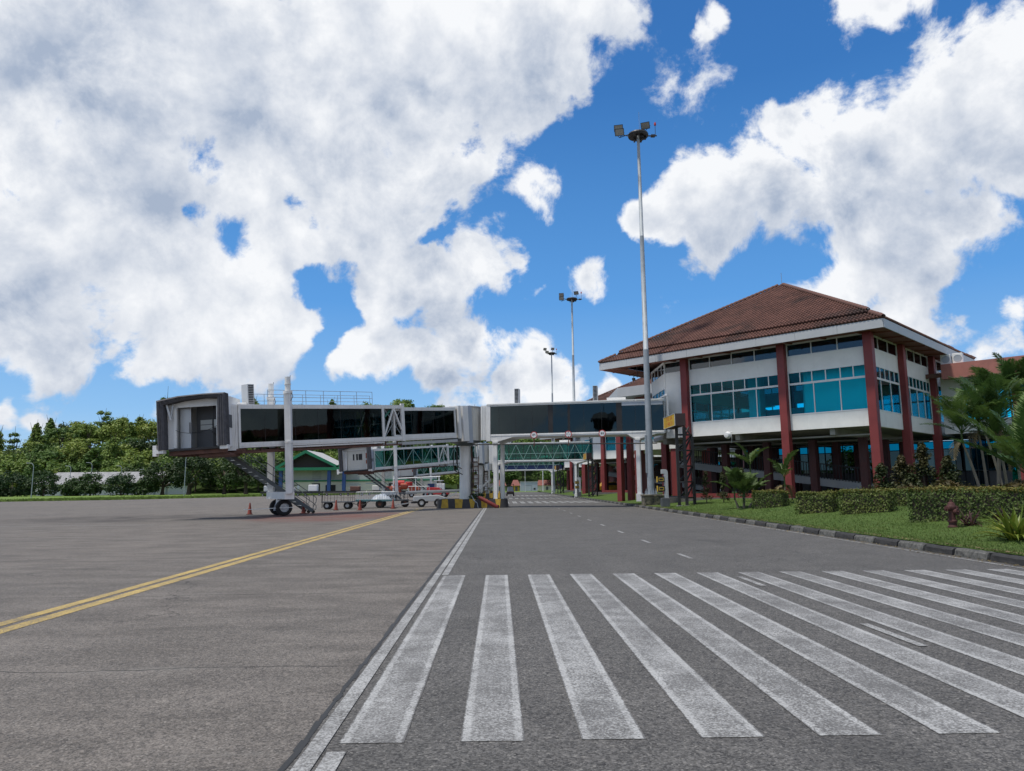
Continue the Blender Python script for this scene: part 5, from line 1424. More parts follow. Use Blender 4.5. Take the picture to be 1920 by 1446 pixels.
# gable roof over the porch
MB().extr([(gx0 - 1.2, 5.75), (ap, 9.75), (gx1 + .9, 5.75), (gx1 + .9, 6.4), (ap, 10.5), (gx0 - 1.2, 6.4)], -1.2, -.9).build('gable_board', M['green'], cs_)
MB().box((gx0 - 1.2, -1.25, 5.70), (gx1 + .9, -.89, 6.38)).build('eave_beam', M['green'], cs_)
MB().add([(gx0 - 1.2, -.9, 6.4), (ap, -.9, 10.5), (ap, 15, 10.5), (gx0 - 1.2, 15, 6.4), (gx1 + .9, -.9, 6.4), (gx1 + .9, 15, 6.4)], [(0, 1, 2, 3), (1, 4, 5, 2)]).build('roof', M['shedroof'], cs_)
MB().add([(gx0, 1.0, 6.3), (gx1, 1.0, 6.3), (ap, 1.0, 9.9)], [(0, 1, 2)]).build('gable_wall', paint('dark_gable', (.05, .045, .04), .8), cs_)
MB().box((gx0, -1.0, 5.9), (gx1, 2.3, 6.0)).build('porch_soffit', M['soffit'], cs_)
MB().extr([(gx1 - .2, 6.2), (gx1 + 3.2, 8.0), (gx1 + 3.2, 8.5), (gx1 - .2, 6.7)], -1.2, -1.0).build('side_gable_board', M['green'], cs_)
MB().add([(gx1 - .2, -1, 6.7), (gx1 + 3.2, -1, 8.5), (gx1 + 3.2, 14, 8.5), (gx1 - .2, 14, 6.7)], [(0, 1, 2, 3)]).build('side_roof', M['shedroof'], cs_)
MB().box((gx1 + .9, -.9, 5.75), (gx1 + 3.1, 2.2, 6.3)).build('green_beam', M['green'], cs_)
MB().box((gx1 + 3.2, 2.3, 5.901), (36, 14, 6.6)).build('roof', M['shedroof'], cs_)
for x in (.6, 11.9, 15.4): MB().box((x - .38, -.9, 0), (x + .38, -.1, 5.7)).build('post', M['bluepaint'], cs_)
for x0, x1, z in ((7.2, 9.2, 2.7), (10.5, 12.9, 2.3), (25.5, 28.3, 2.6)): MB().box((x0, 1.96, 0), (x1, 1.999, z)).build('doorway', M['blackpaint'], cs_)
MB().box((7.9, 1.6, 3.12), (8.9, 1.69, 3.44)).build('blue_sign', M['bluepaint'], cs_)
MB().box((2.6, 1.93, 2.2), (4.4, 1.999, 2.4)).build('slot_vent', M['blackpaint'], cs_)
for x0, x1 in ((7.2, 9.4), (10.9, 12.6), (24, 26)):
    lv = MB()
    for k in range(4): lv.box((x0, 2.24, 3.7 + .5 * k), (x1, 2.299, 4.05 + .5 * k))
    lv.stuff('louvre_window', M['greywall'], cs_)
for (x0, x1, z) in ((14.4, 18.4, 2.55), (14.0, 18.8, 2.25), (14.6, 18.2, 1.95), (20.0, 23.2, 2.5)):
    MB().box((x0, 1.97, z), (x1, 1.999, z + .14)).build('wall_lettering', M['bluegrey'], cs_)
MB().box((16.0, 1.9, 1.25), (18.0, 1.999, 1.42)).build('tube_light', M['signwhite'], cs_)

# ---- grey roofed warehouse beyond the grass
wh = thing('warehouse', 'long low warehouse with weathered grey sheet roof behind the roadside trees', 'building', (-127, 196, 0))
MB().box((1.5, 1, 0), (37, 14, 3.2)).build('wall', M['white'], wh)
rfm = NT('weathered_sheet_roof'); o_ = rfm.obj(); rc = rfm.mix(rfm.rng(rfm.noise(rfm.mp(o_, (.5, .1, .1)), 2, 5, .6), .4, .6), (.20, .20, .205), (.29, .29, .295)); rm = rfm.fin(rc, .6, .1)
MB().add([(0, -.6, 3.3), (38, -.6, 3.3), (35.5, 7.5, 6.6), (3.0, 7.5, 6.6), (38, 15.6, 3.3), (0, 15.6, 3.3)], [(0, 1, 2, 3), (3, 2, 4, 5), (0, 3, 5)]).build('roof', rm, wh)
MB().box((0, -.65, 3.1), (38, -.55, 3.3)).build('gutter', M['alu'], wh)
MB().add([(37.2, 0, 3.3), (37.2, 15, 3.3), (35.2, 7.5, 6.3)], [(0, 1, 2)]).build('gable_wall', M['darkgrey'], wh)
for z in (3.3, 4.4): MB().box((37.0, -.4, z), (38.4, 14, z + .22)).build('verge_board', M['alu'], wh)
for x in (36.2, 33): MB().box((x, .9, 0), (x + .5, .999, 2.6)).build('door', M['bluegrey'], wh)

# ---- street lamps and a little sign along the far grass
def slamp(label, loc, h, side):
    t = thing('street_lamp', label, 'street lamp', loc, 0, 'street lamps across the grass')
    MB().tube((0, 0, 0), (0, 0, h - .8), .10, 8, .07).build('pole', M['steel'], t)
    m = MB(); m.path([(0, 0, h - .8), (side * .12, 0, h - .35), (side * .5, 0, h - .05), (side * 1.3, 0, h)], .06, 6); m.build('arm', M['steel'], t)
    MB().box((side * 1.2 - .3, -.12, h - .06), (side * 1.2 + .3, .12, h + .06)).build('lamp_head', M['alu'], t)
slamp('street lamp with arm to the left, leftmost on the grass', (-95.9, 149, .05), 7.2, -1)
slamp('thin street lamp in front of the warehouse roof centre', (-118.5, 200, .1), 8.2, -1)
slamp('street lamp nearest the warehouse centre bush', (-106.0, 188, .1), 8.6, -1)
slamp('street lamp left of the warehouse gable', (-103.0, 197, .1), 8.0, -1)
slamp('street lamp in front of the warehouse gable end', (-97.0, 198, .1), 7.0, -1)
slamp('bare street lamp standing under the open cab', (-65.7, 150.9, .05), 8.6, 1)
ss_ = thing('small_sign', 'small white sign on a post in the far grass', 'sign', (-118.5, 186, .1)); MB().box((-.05, 0, 0), (.05, .1, 1.2)).build('post', M['alu'], ss_); MB().box((-.35, -.03, 1.2), (.35, -.001, 2.0)).build('board', M['signwhite'], ss_)
s2 = thing('small_sign', 'small pale blue sign board under the cab stair', 'sign', (-46, 165, .1)); MB().box((-.05, 0, 0), (.05, .1, 1.3)).build('post', M['alu'], s2); MB().box((-.3, -.03, 1.3), (.3, -.001, 2.1)).build('board', M['bluegrey'], s2)

# ---- far end of the road
sh_ = thing('equipment_shed', 'pale grey metal shed at the far end of the road', 'shed', (5.7, 196, .15))
MB().box((0, 0, 0), (4.7, 4, 2.5)).build('wall', M['bluegrey'], sh_)
MB().box((-.1, -.1, 2.501), (4.8, 4.1, 2.62)).build('roof', M['alu'], sh_)
g = MB(); g.box((1.2, -.02, 0.1), (1.25, -.001, 1.6)); g.box((3.0, -.02, 0.1), (3.05, -.001, 1.6)); g.box((1.251, -.02, 1.55), (2.999, -.001, 1.6)); g.stuff('door_seam', M['darkgrey'], sh_)
MB().box((3.6, -.03, .4), (4.1, -.001, .9)).build('vent', M['blackpaint'], sh_)
rr_ = paint('rust_red_sheet', (0.19, 0.065, 0.05), 0.7, 0, 0.15, 0.2)
for i, (x, y, w_, lab) in enumerate(((-2.0, 205, 3.6, 'low house with rust red roof behind the buggy'), (3.6, 202, 1.9, 'little yellow walled hut with red roof beside the grey shed'), (11.5, 215, 6.0, 'red roofed house at the end of the road by the terminal'))):
    h_ = thing('house', lab, 'house', (x, y, .1))
    MB().box((0, 0, 0), (w_, 4, 1.6)).build('wall', M['yellow'] if i == 1 else M['creamwall'], h_)
    MB().add([(-.4, -.4, 1.601), (w_ + .4, -.4, 1.601), (w_ + .4, 4.4, 1.601), (-.4, 4.4, 1.601), (.3, 2, 3.2), (w_ - .3, 2, 3.2)], [(0, 1, 5, 4), (1, 2, 5), (2, 3, 4, 5), (3, 0, 4), (3, 2, 1, 0)]).build('roof', rr_, h_)
    MB().box((w_ * .4, -.03, 0), (w_ * .4 + .7, -.001, 1.3)).build('door', M['darkgrey'], h_)
for i, (x, y, lab) in enumerate(((6.6, 185, 'thin pale flagpole left of the grey shed roof'), (10.9, 180, 'thicker white flagpole right of the grey shed'))):
    f = MB(); f.tube((0, 0, 0), (0, 0, 7 + i), .05 + .05 * i, 6); o = f.build('flagpole', M['signwhite'], loc=(x, y, .1)); tag(o, lab, 'flagpole', 'flagpoles at the road end')
bg_ = thing('buggy', 'small dark utility buggy driving on the road in the distance', 'buggy', (1.75, 118, 0))
MB().box((-.6, -1.1, .3), (.6, 1.1, .75)).build('body', M['black'], bg_, bevel=.05)
MB().box((-.55, -.3, .751), (.55, .6, 1.05)).build('seat', M['bluegrey'], bg_)
g = MB()
for x in (-.55, .55):
    for y in (-.7, .7): g.tube((x, y, .7), (x, y, 1.85), .03, 5)
g.box((-.62, -.85, 1.85), (.62, .85, 1.93)); g.stuff('canopy', M['black'], bg_)
MB().box((-.5, -1.13, .62), (.5, -1.101, .70)).build('bumper', M['rust'], bg_)
MB().box((-.45, -.2, 1.06), (.45, .2, 1.5)).build('driver_seat_back', M['bluegrey'], bg_)
for x in (-.55, .55):
    for y in (-.75, .75): wheel(bg_, (x, y, .27), .27, .2, M['alu'], 'x')
yc_ = thing('parked_car', 'yellow car parked under the second pavilion between oxblood columns', 'car', (16.3, 104, .55), R(8))
yp = paint('yellow_car_paint', (0.42, 0.22, 0.02), 0.3, 0, 0.05, 0.05)
MB().extr([(-2.0, .35), (2.0, .35), (2.05, .8), (1.7, .95), (.9, 1.0), (.4, 1.5), (-1.3, 1.5), (-1.8, 1.0), (-2.05, .9)], -.82, .82).build('body', yp, yc_, bevel=.08)
MB().extr([(.78, 1.02), (.36, 1.44), (-1.2, 1.44), (-1.55, 1.05)], -.835, .835).build('window', M['blackpaint'], yc_)
for x in (-1.25, 1.3):
    for y in (-.75, .75): wheel(yc_, (x, y, .32), .32, .2, M['alu'])

# ---- fire hydrant on the lawn
hy = thing('fire_hydrant', 'weathered oxblood fire hydrant on the lawn before the last hedge', 'hydrant', (12.71, 20.08, lawn_z(12.71, 20) - .04), R(20))
hy.scale = (0.98, 0.98, 1.22)
hp = paint('hydrant_paint', (0.065, 0.022, 0.020), 0.7, 0, 0.35, 0.5, (0.03, 0.02, 0.02), 8, .3)
MB().lathe([(0, 0), (.135, 0), (.135, .05), (.105, .07), (.10, .13), (.125, .14), (.125, .18), (.09, .20), (.088, .40), (.10, .42), (.12, .46), (.12, .50), (.10, .53), (.075, .58), (.06, .60), (0, .61)], 20).build('barrel', hp, hy, smooth=False)
MB().lathe([(0, .61), (.035, .61), (.03, .66), (0, .66)], 6).build('cap_nut', hp, hy)
for sx in (-1, 1):
    m = MB(); m.tube((sx * .08, 0, .45), (sx * .19, 0, .45), .05, 12); m.tube((sx * .19, 0, .45), (sx * .215, 0, .45), .065, 8); m.tube((sx * .215, 0, .45), (sx * .245, 0, .45), .025, 6); m.stuff('side_outlet', hp, hy)
m = MB(); m.tube((0, -.08, .38), (0, -.17, .38), .065, 12); m.tube((0, -.17, .38), (0, -.20, .38), .08, 8); m.tube((0, -.20, .38), (0, -.23, .38), .03, 6); m.stuff('front_outlet', hp, hy)

# ---- red trolley cylinder left leaning on the painted island
rc_ = thing('extinguisher_trolley', 'red cylinder trolley leaning down the right end of the painted island', 'fire extinguisher', (-1.15, 53.62, 0), R(-8))
m = MB(); pr_ = [(0, -1.0), (.10, -1.0), (.17, -.93), (.17, .75), (.10, .92), (.05, .95), (.05, 1.05), (0, 1.05)]
m.lathe(pr_, 16, (0, 0, 0), 'x'); xr = Matrix.Translation((.35, -.12, .52)) @ Matrix.Rotation(R(28), 4, 'Y') @ Matrix.Rotation(R(180), 4, 'Z')
m.build('cylinder', paint('faded_red_cylinder', (.20, .035, .03), .5, 0, .2, .4), rc_, xr, smooth=True); rc_.scale = (.85, .85, .85)
m = MB(); m.tube((1.05, 0, 0), (1.2, 0, .05), .08, 8); m.path([(1.1, 0, .05), (.8, -.2, -.1), (.3, -.22, -.05)], .02, 5); m.stuff('valve_hose', M['black'], rc_, xr)
wheel(rc_, (1.22, -.12, .14), .14, .07, M['rust'])
g = MB(); g.path([(-1.0, .0, .75), (-.6, -.15, .45), (-.5, -.2, .02)], .03, 5); g.path([(-1.15, .1, 1.1), (-.75, -.1, .5)], .03, 5); g.stuff('frame', M['bluegrey'], rc_)

# ---- control tower behind the camera, mirrored in the walkway glass
ct = thing('control_tower', 'dark silhouetted control tower mirrored in the nearest walkway glass', 'tower', (-36, -90, 0), R(10))
MB().lathe([(2.0, 0), (1.8, 16.6), (2.7, 17.1)], 8).build('shaft', M['darkgrey'], ct)
MB().lathe([(2.75, 17.1), (3.45, 19.7)], 8).build('cab_glazing', M['black'], ct)
MB().lathe([(4.1, 19.7), (4.1, 20.3), (2.6, 21.6), (0, 21.9)], 8).build('roof', M['darkgrey'], ct)
MB().tube((0, 0, 21.8), (0, 0, 25), .1, 6).build('antenna', M['black'], ct)
for k in range(8):
    a = 2 * math.pi * k / 8; MB().bar((2.76 * math.cos(a), 2.76 * math.sin(a), 17.1), (3.46 * math.cos(a), 3.46 * math.sin(a), 19.7), .14).build('mullion', M['greywall'], ct)
# ---- dark red piers carrying the lobby roof by the road
for x, y in ((10.75, 63.4), (11.75, 63.9)):
    c = (Matrix.Translation((11.1, 66, 0)) @ Rz(PR)).inverted() @ Vector((x, y, 0))
    MB().box((c.x - .24, c.y - .24, .1), (c.x + .24, c.y + .24, Z0 + 3)).build('pier', M['red'], lb)

# ================================================================== vegetation
def leaf_mat(name, cols, sc=1.2, rough=0.55, trans=0.25):
    t = NT(name)
    oi = t.n('ShaderNodeObjectInfo')
    ra = t.n('ShaderNodeValToRGB'); r = ra.color_ramp
    n_ = len(cols)
    r.elements[0].position = 0; r.elements[0].color = cols[0] + (1,)
    r.elements[1].position = 1; r.elements[1].color = cols[-1] + (1,)
    for i in range(1, n_ - 1):
        e = r.elements.new(i / (n_ - 1)); e.color = cols[i] + (1,)
    ns = t.noise(t.obj(), sc, 3, 0.6)
    f = t.math('ADD', t.math('MULTIPLY', oi.outputs['Random'], 0.55), t.math('MULTIPLY', t.math('SUBTRACT', ns, 0.22), 0.9), True)
    t.l(f, ra.inputs[0])
    col = ra.outputs[0]
    t.fin(col, rough, 0, 0.3)
    tl = t.n('ShaderNodeBsdfTranslucent'); t.l(col, tl.inputs[0])
    mx = t.n('ShaderNodeMixShader'); mx.inputs[0].default_value = trans
    t.l(t.p.outputs[0], mx.inputs[1]); t.l(tl.outputs[0], mx.inputs[2]); t.l(mx.outputs[0], t.out.inputs[0])
    return t.m
M['bark'] = paint('tree_bark', (0.075, 0.060, 0.045), 0.9, 0, 0.25, 0.3, (0.03, 0.025, 0.02), 3, 0.4)
M['forest'] = leaf_mat('forest_leaves', [(0.034, 0.072, 0.018), (0.070, 0.135, 0.028), (0.120, 0.195, 0.038), (0.19, 0.255, 0.048), (0.28, 0.30, 0.065)], 0.35)  # the hill's sunlit yellow-green is put into this leaf colour
M['darkleaf'] = leaf_mat('dark_leaves', [(0.014, 0.030, 0.009), (0.028, 0.055, 0.014), (0.045, 0.080, 0.020)], 0.5)
M['bushleaf'] = leaf_mat('bush_leaves', [(0.014, 0.036, 0.012), (0.028, 0.062, 0.018), (0.05, 0.09, 0.024)], 0.6)
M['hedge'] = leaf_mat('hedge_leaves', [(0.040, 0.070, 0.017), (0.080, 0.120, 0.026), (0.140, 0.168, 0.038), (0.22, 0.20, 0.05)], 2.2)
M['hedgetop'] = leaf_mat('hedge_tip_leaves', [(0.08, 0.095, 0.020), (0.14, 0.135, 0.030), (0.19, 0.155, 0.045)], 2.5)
M['palm'] = leaf_mat('palm_leaflets', [(0.030, 0.066, 0.020), (0.062, 0.118, 0.030), (0.12, 0.18, 0.045)], 1.5, 0.45)
M['palmdry'] = leaf_mat('dry_palm_leaflets', [(0.17, 0.13, 0.06), (0.24, 0.19, 0.10)], 0.8)
M['palmyoung'] = leaf_mat('young_palm_leaflets', [(0.045, 0.085, 0.022), (0.085, 0.13, 0.035)], 0.8)
M['stem'] = paint('palm_stem', (0.19, 0.165, 0.125), 0.8, 0, 0.2, 0.5, (0.07, 0.06, 0.045), 4)
M['stemred'] = paint('palm_stem_orange', (0.26, 0.10, 0.05), 0.7, 0, 0.2, 0.3)
M['crinum'] = leaf_mat('strap_leaves_yellow_green', [(0.07, 0.13, 0.018), (0.15, 0.20, 0.028), (0.25, 0.24, 0.045)], 1.4, 0.4)
M['cordy'] = leaf_mat('dark_red_leaves', [(0.026, 0.013, 0.013), (0.055, 0.02, 0.022), (0.11, 0.10, 0.05)], 5)
M['shrub'] = leaf_mat('croton_leaves', [(0.012, 0.024, 0.008), (0.03, 0.045, 0.012), (0.085, 0.055, 0.018)], 1.0)

def leaf_quad(vs, fs, c, nrm, size, pr, asp=1.0):
    n = Vector(nrm); n.normalize()
    u = n.cross(Vector((pr.uniform(-1, 1), pr.uniform(-1, 1), pr.uniform(-1, 1))))
    if u.length < 1e-3: u = Vector((1, 0, 0))
    u.normalize(); w = n.cross(u)
    a, b = u * size * .5 * asp, w * size * .5
    o = len(vs)
    vs.extend([tuple(c - a), tuple(c - b * .8 + n * size * .06), tuple(c + a), tuple(c + b * .8 + n * size * .06)])
    fs.append((o, o + 1, o + 2, o + 3))
def crown_verts(seed, shape, nclump, per, leaf, flat=1.0):
    """leaf clumps spread through the crown volume; shape(t, pr) gives a clump centre and radius"""
    pr = random.Random(seed); vs, fs = [], []
    for k in range(nclump):
        c, r = shape(pr)
        for j in range(per):
            d = Vector((pr.gauss(0, 1), pr.gauss(0, 1), pr.gauss(0, 1) * .8))
            d.normalize()
            p = Vector(c) + Vector((d.x, d.y, d.z * flat)) * r * (pr.random() ** .35)
            nrm = d * .7 + Vector((pr.uniform(-.6, .6), pr.uniform(-.6, .6), pr.uniform(.1, 1.0)))
            leaf_quad(vs, fs, p, nrm, leaf * pr.uniform(.6, 1.35), pr, pr.uniform(.9, 1.6))
    return vs, fs
def dome(rx, rz, zc, cr):
    def f(pr):
        while True:
            x, y, z = pr.uniform(-1, 1), pr.uniform(-1, 1), pr.uniform(-.55, 1)
            q = x * x + y * y + z * z
            if q < 1 and q > .25: break
        return (x * rx, y * rx, zc + z * rz), cr * pr.uniform(.6, 1.25)
    return f
def spire(rx, h, z0, cr):
    def f(pr):
        t = pr.random() ** .8; a = pr.uniform(0, 6.283); r = rx * (1 - t) ** .7 * pr.random() ** .5
        return (r * math.cos(a), r * math.sin(a), z0 + h * t), cr * (1.15 - .7 * t)
    return f
def umbrella(rx, zc, th, cr, nl=3):
    def f(pr):
        l = pr.randrange(nl); a = pr.uniform(0, 6.283); r = rx * (1 - .22 * l) * pr.random() ** .5
        return (r * math.cos(a), r * math.sin(a), zc + th * l + pr.uniform(-.3, .3)), cr * pr.uniform(.6, 1.1)
    return f
def trunk_mb(h, r, limbs, spread, seed, z0=.45):
    pr = random.Random(seed); m = MB(); pts = [Vector((0, 0, -.3))]
    n = 5
    for i in range(1, n + 1): pts.append(Vector((pr.uniform(-.12, .12) * i * .5, pr.uniform(-.12, .12) * i * .5, h * i / n)))
    for i in range(n): m.tube(pts[i], pts[i + 1], r * (1 - .13 * i) * (1.35 if i == 0 else 1), 8, r * (1 - .13 * (i + 1)), cap=False)
    for k in range(limbs):
        a = 6.283 * k / limbs + pr.uniform(-.4, .4); b = pts[int(n * z0) + k % 3] if n > 3 else pts[-1]
        e = b + Vector((math.cos(a) * spread * pr.uniform(.5, 1), math.sin(a) * spread * pr.uniform(.5, 1), h * pr.uniform(.35, .75)))
        mid = b.lerp(e, .5) + Vector((0, 0, -.12 * spread * .3))
        m.tube(b, mid, r * .5, 6, r * .36, cap=False); m.tube(mid, e, r * .36, 6, r * .14, cap=False)
    return m
# ---- hill and field
def hill_z(x, y):
    pts = [(-400, 10), (-230, 9), (-190, 9), (-180, 7), (-170, 15.5), (-155, 18), (-136, 19.5), (-100, 23), (-54, 25.0), (-28, 24), (-7, 17), (13, 11.5), (40, 9), (80, 7), (200, 6), (500, 5)]
    xs_ = x * 270.0 / max(y, 200)
    for (a, za), (b, zb) in zip(pts[:-1], pts[1:]):
        if a <= xs_ <= b:
            t = (xs_ - a) / (b - a); t = t * t * (3 - 2 * t); zc = za + (zb - za) * t; break
    else: zc = 6
    t = min(1, max(0, (y - 214) / 66.0)); t = t * t * (3 - 2 * t)
    return .1 + zc * t
hm = MB(); nx, ny = 90, 40
gv = []
for j in range(ny + 1):
    y = 206 + 240 * (j / ny) ** 1.3
    for i in range(nx + 1):
        x = -420 + 900 * i / nx
        gv.append((x, y, hill_z(x, y) - .25 + .6 * mnoise.noise((x * .05, y * .05, 0)) * min(1, max(0, (y - 210) / 20))))
hm.add(gv, [(j * (nx + 1) + i, j * (nx + 1) + i + 1, (j + 1) * (nx + 1) + i + 1, (j + 1) * (nx + 1) + i) for j in range(ny) for i in range(nx)])
hm.build('hill', grass_mat('hill_undergrowth', (0.022, 0.042, 0.010), (0.04, 0.065, 0.015), (0.015, 0.028, 0.008), .4), smooth=True)['kind'] = 'structure'
fd = MB(); gv = []; edge = [(-260, 63), (-170, 84), (-75, 108), (-59.5, 118), (-48, 146), (-30, 166), (-19.8, 168.5), (-14, 190), (40, 192)]
for j in range(9):
    for (x, y) in edge:
        t = j / 8; yy = y + (216 - y) * t ** 1.3
        gv.append((x - (1 - t) * 0 , yy, .012 + .10 * min(1, t * 6) + .10 * t))
ne = len(edge)
fd.add(gv, [(j * ne + i, j * ne + i + 1, (j + 1) * ne + i + 1, (j + 1) * ne + i) for j in range(8) for i in range(ne - 1)])
fd.build('grass_field', M['field'], smooth=False)['kind'] = 'structure'
# ragged tufts along the near edge of the field
pr = random.Random(3); vs, fs = [], []
for k in range(9000):
    i = pr.randrange(2, 6); t = pr.random(); (xa, ya), (xb, yb) = edge[i], edge[i + 1]
    x = xa + (xb - xa) * t; y = ya + (yb - ya) * t + pr.random() ** 2 * 26
    h = pr.uniform(.15, .5); w = pr.uniform(.10, .30)
    o = len(vs); vs += [(x - w, y, 0), (x + w, y, 0), (x + pr.uniform(-.1, .1), y + pr.uniform(-.1, .1), h)]; fs.append((o, o + 1, o + 2))
o = MB().add(vs, fs).build('field_grass', M['field']); o['kind'] = 'stuff'

# ---- trees of the hill
PROTO = []
def proto(name, mat, cs, tr):
    m = MB().add(*cs); me = m.mesh(name, mat)
    k = len(m.v)
    if tr:
        t2 = tr.mesh(name + '_t', M['bark'])
        bm = bmesh.new(); bm.from_mesh(me); n0 = len(bm.faces); bm.from_mesh(t2)
        bm.faces.ensure_lookup_table()
        for f in bm.faces[n0:]: f.material_index = 1
        bm.to_mesh(me); bm.free(); me.materials.append(M['bark'])
    return me
F_ROUND = [proto('round_tree', M['forest'], crown_verts(20 + s, dome(4.1, 3.4, 5.4, 1.5), 34, 46, .62), trunk_mb(5.2, .24, 4, 2.6, s)) for s in range(3)]
F_TALL = [proto('tall_tree', M['forest'], crown_verts(30 + s, spire(3.0, 9.0, 3.2, 1.35), 34, 40, .55), trunk_mb(9.5, .24, 5, 2.0, s)) for s in range(2)]
F_UMB = [proto('umbrella_tree', M['forest'], crown_verts(40 + s, umbrella(4.6, 6.8, .9, 1.15), 30, 40, .5, .5), trunk_mb(6.8, .22, 6, 3.4, s)) for s in range(2)]
F_DARK = [proto('dark_tree', M['darkleaf'], crown_verts(50 + s, dome(3.6, 3.6, 5.6, 1.3), 32, 44, .58), trunk_mb(5.2, .24, 4, 2.4, s)) for s in range(2)]
KINDS_ = [(F_ROUND, 'round_tree', 'round crowned green tree in the mass of forest on the hill', .63), (F_TALL, 'tall_tree', 'pointed crown tree in the mass of forest on the hill', .16), (F_UMB, 'umbrella_tree', 'flat layered crown tree in the mass of forest on the hill', .12), (F_DARK, 'dark_tree', 'dark green leafy tree in the mass of forest on the hill', .09)]
pr = random.Random(77); spots = []
yy = 213.0
while yy < 304:
    step = 6.7 + (yy - 213) * .018
    x = -.70 * yy - 8
    while x < .17 * yy + 12:
        px, py = x + pr.uniform(-2.2, 2.2), yy + pr.uniform(-2.4, 2.4)
        if not (-10 < px < 16 and py < 224):
            spots.append((px, py))
        x += step * pr.uniform(.85, 1.25)
    yy += 7.6 + (yy - 213) * .035
pr.shuffle(spots)
cnt = {'round_tree': 0}
for (x, y) in spots:
    u = pr.random(); acc_ = 0
    for (ms_, nm, lab, w) in KINDS_:
        acc_ += w
        if u <= acc_: break
    s = pr.uniform(.75, 1.25) * (.9 if y < 225 else 1.0)
    o = inst(nm, pr.choice(ms_), None, (x, y, hill_z(x, y) - .4), (0, 0, pr.uniform(0, 6.28)), (s * pr.uniform(.9, 1.15), s, s * pr.uniform(.85, 1.2)))
    row = 'at the foot of the hill' if y < 228 else 'low on the hill' if y < 246 else 'halfway up the hill' if y < 264 else 'high on the hill' if y < 282 else 'on the crest of the hill'
    q = x / y
    zone = 'at the far left edge' if q < -.66 else 'left of the warehouse' if q < -.60 else 'above the left warehouse roof' if q < -.55 else 'above the warehouse roof' if q < -.50 else 'left of the open cab' if q < -.46 else 'behind the open cab' if q < -.40 else 'behind the bridge stair' if q < -.33 else 'behind the lift columns' if q < -.27 else 'behind the cargo shed gable' if q < -.2 else 'behind the cargo shed' if q < -.12 else 'left of the rotunda column' if q < -.05 else 'under the nearest walkway' if q < .04 else 'beyond the end of the road'
    tag(o, lab.split(' in the mass')[0] + ' ' + row + ' ' + zone, 'tree', lab.split(' tree')[0] + ' trees of the hill forest')

def tree(name, label, loc, crown, trunk, mat, group, sc=1.0, rz=0):
    t = thing(name, label, 'tree', loc, rz, group)
    MB().add(*crown).build('crown', mat, t); trunk.build('trunk', M['bark'], t)
    t.scale = (sc, sc, sc); return t
# emergent trees on the skyline
em = [(-181, 258, 21.5, 'tall thin tree with tufted crown at the far left, standing before the gap'), (-122, 262, 21, 'tall thin emergent tree beside the cab on the hill crest'), (-148, 268, 16, 'tall sparse tree poking from the crest above the warehouse'), (-176, 262, 19, 'second tall tufted tree at the far left edge')]
for i, (x, y, h, lab) in enumerate(em):
    z = hill_z(x, y) - .4
    tree('emergent_tree', lab, (x, y, z), crown_verts(60 + i, umbrella(2.9, h * .62, h * .12, 1.25, 3), 24, 42, .5, .7), trunk_mb(h * .72, .26, 7, 2.4, 60 + i, .5), M['forest'], 'emergent trees on the skyline')
# dark spreading trees behind the bridge stair
rt_ = [(-86.5, 186, 9.0, 4.6, 'dark spreading tree left below the open cab'), (-79, 184, 10.5, 5.5, 'large dark tree behind the bare street lamp'), (-71.5, 188, 11, 5.5, 'dark broad tree directly below the cab link'), (-64.5, 184, 10.5, 5.2, 'dark tree with thick leaning trunk right of the white sign'), (-57.5, 190, 10, 5.0, 'dark tree behind the top of the bridge stair'), (-52, 196, 9, 4.2, 'leafy tree between stair and green gable')]
for i, (x, y, h, r, lab) in enumerate(rt_):
    tree('spreading_tree', lab, (x, y, .1), crown_verts(80 + i, dome(r * 1.1, h * .42, h * .53, 1.35), 64, 46, .5), trunk_mb(h * .55, .5, 6, r * .7, 80 + i), M['darkleaf'], 'dark spreading trees along the field')
bz = [(-119.5, 178, 6.2, 4.2, 'large dark bushy tree at the left front of the warehouse'), (-113.0, 180, 6.8, 4.0, 'dark bushy tree over the left warehouse roof'), (-106.5, 181, 4.6, 2.6, 'small dark bush tree before the warehouse wall'), (-101.5, 180, 6.0, 2.9, 'rounded tree between two lamps before the warehouse'), (-94.5, 181, 5.8, 3.6, 'broad tree before the right half of the warehouse'), (-89.5, 183, 4.6, 3.0, 'low spreading tree near the warehouse gable'), (-125.5, 180, 4.2, 3.0, 'low bush tree at the far left of the warehouse')]
for i, (x, y, h, r, lab) in enumerate(bz):
    tree('bushy_tree', lab, (x, y, .1), crown_verts(100 + i, dome(r, h * .52, h * .42, 1.05), 60, 44, .42), trunk_mb(h * .4, .22, 5, r * .6, 100 + i), M['bushleaf'], 'bushy trees before the warehouse')
# trees beyond the terminal and road end
for i, (x, y, h, lab) in enumerate(((-6, 207, 10, 'leafy tree behind the second support column at the road end'), (17, 214, 8, 'leafy tree right of the white flagpole'), (52, 150, 8, 'tree on the land side seen through the first undercroft'), (64, 128, 8, 'tree on the land side right of the other, through the undercroft'), (40, 190, 8, 'far tree on the land side behind the second pavilion'), (84, 118, 9, 'tree behind the terminal wing on the land side'))):
    tree('leafy_tree', lab, (x, y, .1), crown_verts(120 + i, dome(4.0, h * .36, h * .6, 1.4), 34, 44, .5), trunk_mb(h * .5, .26, 5, 2.4, 120 + i), M['forest'], 'leafy trees beyond the terminal')

